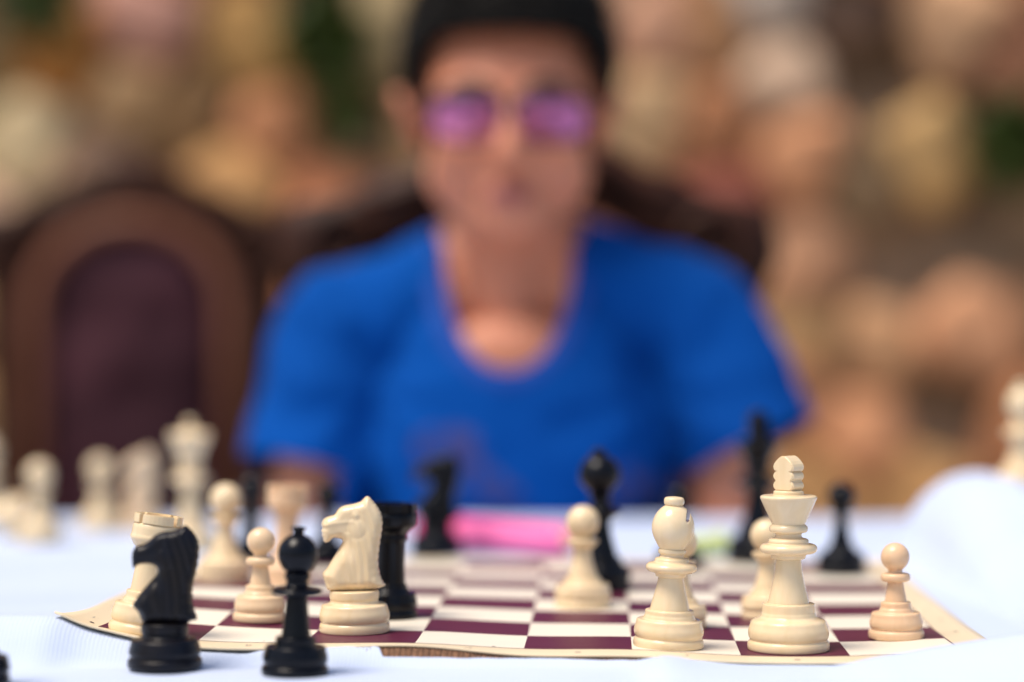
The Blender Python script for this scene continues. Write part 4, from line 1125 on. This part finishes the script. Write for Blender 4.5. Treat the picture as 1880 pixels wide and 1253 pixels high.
def bvh(me):
    return BVHTree.FromPolygons([v.co[:] for v in me.vertices], [tuple(q.vertices) for q in me.polygons])
BT = bvh(body)
def face_y(x, z, default=1870):
    h = BT.ray_cast(Vector((x * MM, 1.70, z * MM)), Vector((0, 1, 0)))
    return h[0].y * 1000 if h[0] else default
for sx in (-1, 1):
    fy = face_y(HX + sx * 30, 325)
    e = small_ell("eye", (HX + sx * 30, fy + 5.6, 325), (12.5, 8, 6.5), M_WHITEEYE, boy)
    small_ell("iris", (0, -7.0, -0.5), (6.4, 1.8, 6.2), M_IRIS, e)
    eb = [(HX + sx * x, face_y(HX + sx * x, z) - 1.0, z) for x, z in ((12, 339), (22, 342), (34, 343.5), (46, 341), (54, 336))]
    lash = [(HX + sx * x, fy - 3.2 + 0.012 * (x - 30) ** 2, z) for x, z in ((17, 327), (23, 331), (30, 332.5), (37, 331), (44, 326))]
    sweep("eyelid", lash, 3.0, 2.6, M_HAIR, boy, seg=8, taper=[0.5, 1, 1.1, 1, 0.6])
    sweep("eyebrow", eb, 6.2, 2.8, M_HAIR, boy, seg=8, taper=[0.7, 1.1, 1.1, 0.9, 0.4])
up_ = [(HX + x, face_y(HX + x, z) - 0.3, z) for x, z in ((-20, 257), (-13, 259.5), (-5, 261.3), (0, 260.4), (5, 261.3), (13, 259.5), (20, 257))]
lo_ = [(HX + x, face_y(HX + x, z) - 0.3, z) for x, z in ((-18, 255.3), (-11, 253.2), (0, 252.2), (11, 253.2), (18, 255.3))]
sweep("upper_lip", up_, 3.5, 2.4, M_LIP, boy, seg=8, taper=[0.3, 0.9, 1.1, 1, 1.1, 0.9, 0.3])
sweep("lower_lip", lo_, 4.0, 2.6, M_LIP, boy, seg=8, taper=[0.3, 1, 1.2, 1, 0.3])
# hair
p = Prim(); p.ell((HX, HY + 12, 358), (91, 103, 90)); p.ell((HX, HY - 22, 388), (66, 66, 40)); p.ell((HX, HY + 50, 320), (72, 62, 70))
for sx in (-1, 1): p.ell((HX + sx * 76, HY + 4, 374), (17, 66, 40))
p.ell((HX, HY - 10, 415), (84, 84, 36)); p.ell((HX, HY - 38, 398), (76, 60, 30))
hm = p.remesh("hair", 4.0, 4, M_HAIR)
bm = bmesh.new(); bm.from_mesh(hm)
kill = []
for v_ in bm.verts:
    x, y, z = [c * 1000 for c in v_.co]; ax = abs(x - HX)
    line = 386 - 0.6 * (ax / 30) ** 2 if ax < 62 else 384 - (ax - 62) * 2.4
    if y < HY - 6 and z < line and not (ax > 71 and z > 350): kill.append(v_)
    elif y < HY + 22 and z < 338: kill.append(v_)
    elif z < 268: kill.append(v_)
    else:
        nn = mnoise.noise(v_.co * 90) * 3.2 + mnoise.noise(v_.co * 260) * 2.2
        v_.co += v_.normal * nn * MM
bmesh.ops.delete(bm, geom=kill, context='VERTS')
ho = link("hair", bm_mesh("hair", bm, M_HAIR), boy)
md = ho.modifiers.new("t", 'SOLIDIFY'); md.thickness = 0.009; md.offset = -1
# short tufts over the scalp
bm = bmesh.new(); rnd = random.Random(5)
HT = bvh(hm)
for i in range(1500):
    th = rnd.uniform(0, 2 * math.pi); ph = rnd.uniform(0.0, 1.15)
    d = Vector((math.cos(th) * math.sin(ph), math.sin(th) * math.sin(ph), math.cos(ph)))
    h = HT.ray_cast(Vector((HX * MM, (HY + 12) * MM, 0.356)) + d * 0.3, -d)
    if not h[0]: continue
    q, nn = h[0], h[1]
    if q.y * 1000 < HY - 6 and q.z * 1000 < 396: continue
    side = nn.orthogonal().normalized() * 0.0013; tip = q + nn * rnd.uniform(0.006, 0.014) + Vector((rnd.uniform(-4, 4), -rnd.uniform(2, 9), rnd.uniform(-1, 3))) * MM
    a, b, c = bm.verts.new(q - nn * 0.002 + side), bm.verts.new(q - nn * 0.002 - side), bm.verts.new(q - nn * 0.002 + side.cross(nn)); t_ = bm.verts.new(tip)
    bm.faces.new((a, b, t_)); bm.faces.new((b, c, t_)); bm.faces.new((c, a, t_))
o = link("hair_tufts", bm_mesh("hair_tufts", bm, M_HAIR), boy); o["kind"] = "stuff"

# shirt
p = Prim()
p.ell((0, 2015, -225), (152, 112, 100)); p.ell((0, 1990, -110), (134, 98, 130)); p.ell((0, 1972, 50), (142, 96, 125))
p.cap((-58, 1978, 172), (-146, 1974, 142), 55, 57); p.cap((58, 1978, 180), (152, 1974, 156), 55, 57)
p.cap((HX - 40, 1980, 200), (-105, 1980, 168), 42, 44); p.cap((HX + 40, 1980, 208), (108, 1980, 178), 42, 44)
p.ell((HX, 1985, 190), (70, 55, 50)); p.ell((0, 1920, 95), (100, 34, 90)); p.ell((0, 1905, 40), (110, 34, 110)); p.ell((0, 1925, -90), (112, 40, 110))
p.cap((-150, 1970, 132), (-172, 1928, 10), 54, 57); p.cap((158, 1970, 148), (206, 1930, 30), 54, 60)
sm_ = p.remesh("t_shirt", 3.6, 10, M_SHIRT)
ST = bvh(sm_)
bm = bmesh.new(); bm.from_mesh(sm_)
hems = [(Vector((-176, 1926, 36)), Vector((-0.20, -0.22, -0.95)).normalized(), -1), (Vector((204, 1930, 56)), Vector((0.42, -0.20, -0.88)).normalized(), 1)]
kill = []
def neck_half(z): return 60 * math.sqrt(max(0.0, 1 - ((234 - z) / 122.0) ** 2.2)) if 112 < z <= 234 else (60 if z > 234 else 0)
for v_ in bm.verts:
    x, y, z = [c * 1000 for c in v_.co]
    hh = neck_half(z)
    if (y < 1978 and abs(x - HX) < hh): kill.append(v_); continue
    if y >= 1978 and abs(x - HX) < 61 * math.sqrt(max(0, 1 - ((y - 1978) / 48) ** 2)) and z > 205: kill.append(v_); continue
    if any(sx * x > 140 and (Vector((x, y, z)) - hc).dot(hd) > 6 for hc, hd, sx in hems): kill.append(v_); continue
    # folds: sagging creases from the shoulders, radiating from the armpits, vertical hang lines
    f = 0.0
    for sx in (-1, 1):
        ax, az = sx * 118, 95
        r = math.hypot(x - ax, z - az); an = math.atan2(z - az, (x - ax) * -sx)
        f += 2.2 * math.sin(an * 7 + 0.5 * sx) * math.exp(-((r - 60) / 45) ** 2)
    f += 3.6 * math.sin(x / 17 + 1.6 * mnoise.noise(Vector((x / 60, z / 90, 2)))) * float(smooth01((60 - z) / 120))
    f += 2.8 * mnoise.noise(Vector((x / 42, y / 60, z / 30))) + 1.2 * mnoise.noise(Vector((x / 14, y / 30, z / 22)))
    if abs(x) > 150: f += 2.5 * math.sin(z / 13 + x / 22)
    if z > 95 and abs(x - HX) < 100: f *= 0.25 + 0.75 * float(smooth01((abs(x - HX) - 62) / 35))
    v_.co += v_.normal * f * MM
bmesh.ops.delete(bm, geom=kill, context='VERTS')
for hc, hd, sx in hems:
    fs_ = [f for f in bm.faces if f.calc_center_median().x * 1000 * sx > 140 and f.calc_center_median().z * 1000 < 130]
    gm = list({v_ for f in fs_ for v_ in f.verts}) + list({e for f in fs_ for e in f.edges}) + fs_
    bmesh.ops.bisect_plane(bm, geom=gm, plane_co=hc * MM, plane_no=hd, clear_outer=True)
sh = link("t_shirt", bm_mesh("t_shirt", bm, M_SHIRT), boy)
md = sh.modifiers.new("t", 'SOLIDIFY'); md.thickness = 0.0025; md.offset = 0
# rib collar following the neckline
cp = []
def shirt_y(x, z, frm, dr, dflt):
    h = ST.ray_cast(Vector((x * MM, frm * MM, z * MM)), Vector((0, dr, 0)))
    return h[0].y * 1000 if h[0] else dflt
for i in range(41):
    a = math.pi * i / 40
    x = HX - 63 * math.copysign(abs(math.cos(a)) ** 0.90, math.cos(a)); z = 234 - 126 * math.sin(a) ** 0.90
    if z > 222: z = 222 + (z - 222) * 0.4
    y = min(shirt_y(x, z, 1700, 1, 1975), 1975)
    cp.append((x, y - 1, z))
for i in range(1, 16):
    a = math.pi * i / 16
    cp.append((HX + 63 * math.cos(a), 1975 + 50 * math.sin(a), 228 - 4 * math.sin(a)))
for _ in range(6): cp = [(cp[i][0], (cp[i - 1][1] + cp[i][1] * 2 + cp[(i + 1) % len(cp)][1]) / 4, cp[i][2]) for i in range(len(cp))]
sweep("collar", cp, 8.5, 3.0, M_COLLAR, sh, closed=True, seg=10)
# trousers and shoes
p = Prim(); p.ell((0, 2018, -240), (148, 108, 92))
for sx in (-1, 1): p.cap((sx * 80, 2012, -243), (sx * 105, 1640, -248), 72, 58); p.cap((sx * 105, 1636, -250), (sx * 108, 1668, -655), 57, 48)
tm = p.remesh("trousers", 6, 8, M_TROUSER); link("trousers", tm, boy)
for sx in (-1, 1):
    p = Prim(); p.cap((sx * 108, 1690, -712), (sx * 112, 1590, -716), 37, 34); p.ell((sx * 112, 1565, -722), (38, 50, 27)); p.ell((sx * 110, 1620, -738), (38, 105, 10))
    link("shoe", p.remesh("shoe", 4, 6, M_SHOE), boy)

# spectacles
gy = face_y(HX, 325) - 3
gl = thing("spectacles", "thin-framed glasses with magenta-tinted reflections worn by the boy", "glasses", (HX, 1864, 322))
def lens_y(cx, x, z): return -3 + 0.0020 * x * x + 0.0046 * (z + 4) ** 2 - 0.26 * (z + 4)
def lens_out(cx, n=32, t=1.0):
    o = []
    for i in range(n):
        a = 2 * math.pi * i / n; c, s = math.cos(a), math.sin(a)
        k = t / ((abs(c) ** 3.2 + abs(s) ** 3.2) ** (1 / 3.2)); x = cx + 28.5 * k * c; z = -4 + 19 * k * s
        o.append((x, lens_y(cx, x, z), z))
    return o
for sx in (-1, 1):
    cx = sx * 34; o_ = lens_out(cx); n = len(o_)
    sweep("rim", o_, 2.0, 2.0, M_FRAME, gl, closed=True, seg=8, taper=[1 + 1.1 * max(0, math.sin(2 * math.pi * i / 32)) for i in range(32)])
    vs = [(cx, lens_y(cx, cx, -4), -4)]; ts = (0.25, 0.5, 0.75, 1.0)
    for t in ts: vs += lens_out(cx, n, t)
    fs = [(0, 1 + i, 1 + (i + 1) % n) for i in range(n)]
    for k in range(len(ts) - 1):
        b = 1 + k * n; fs += [(b + i, b + n + i, b + n + (i + 1) % n, b + (i + 1) % n) for i in range(n)]
    link("lens", mesh_from("lens", vs, fs, M_LENS), gl)
    sweep("temple", [(sx * 60, 6, 2), (sx * 70, 14, 3), (sx * 79, 45, 4), (sx * 84, 90, 5), (sx * 83, 112, 0), (sx * 82, 124, -14)], 1.6, 2.2, M_FRAME, gl, seg=8)
sweep("bridge", [(-8, -2, 1), (-4, -4, 4), (0, -5, 5), (4, -4, 4), (8, -2, 1)], 1.5, 1.5, M_FRAME, gl, seg=8)
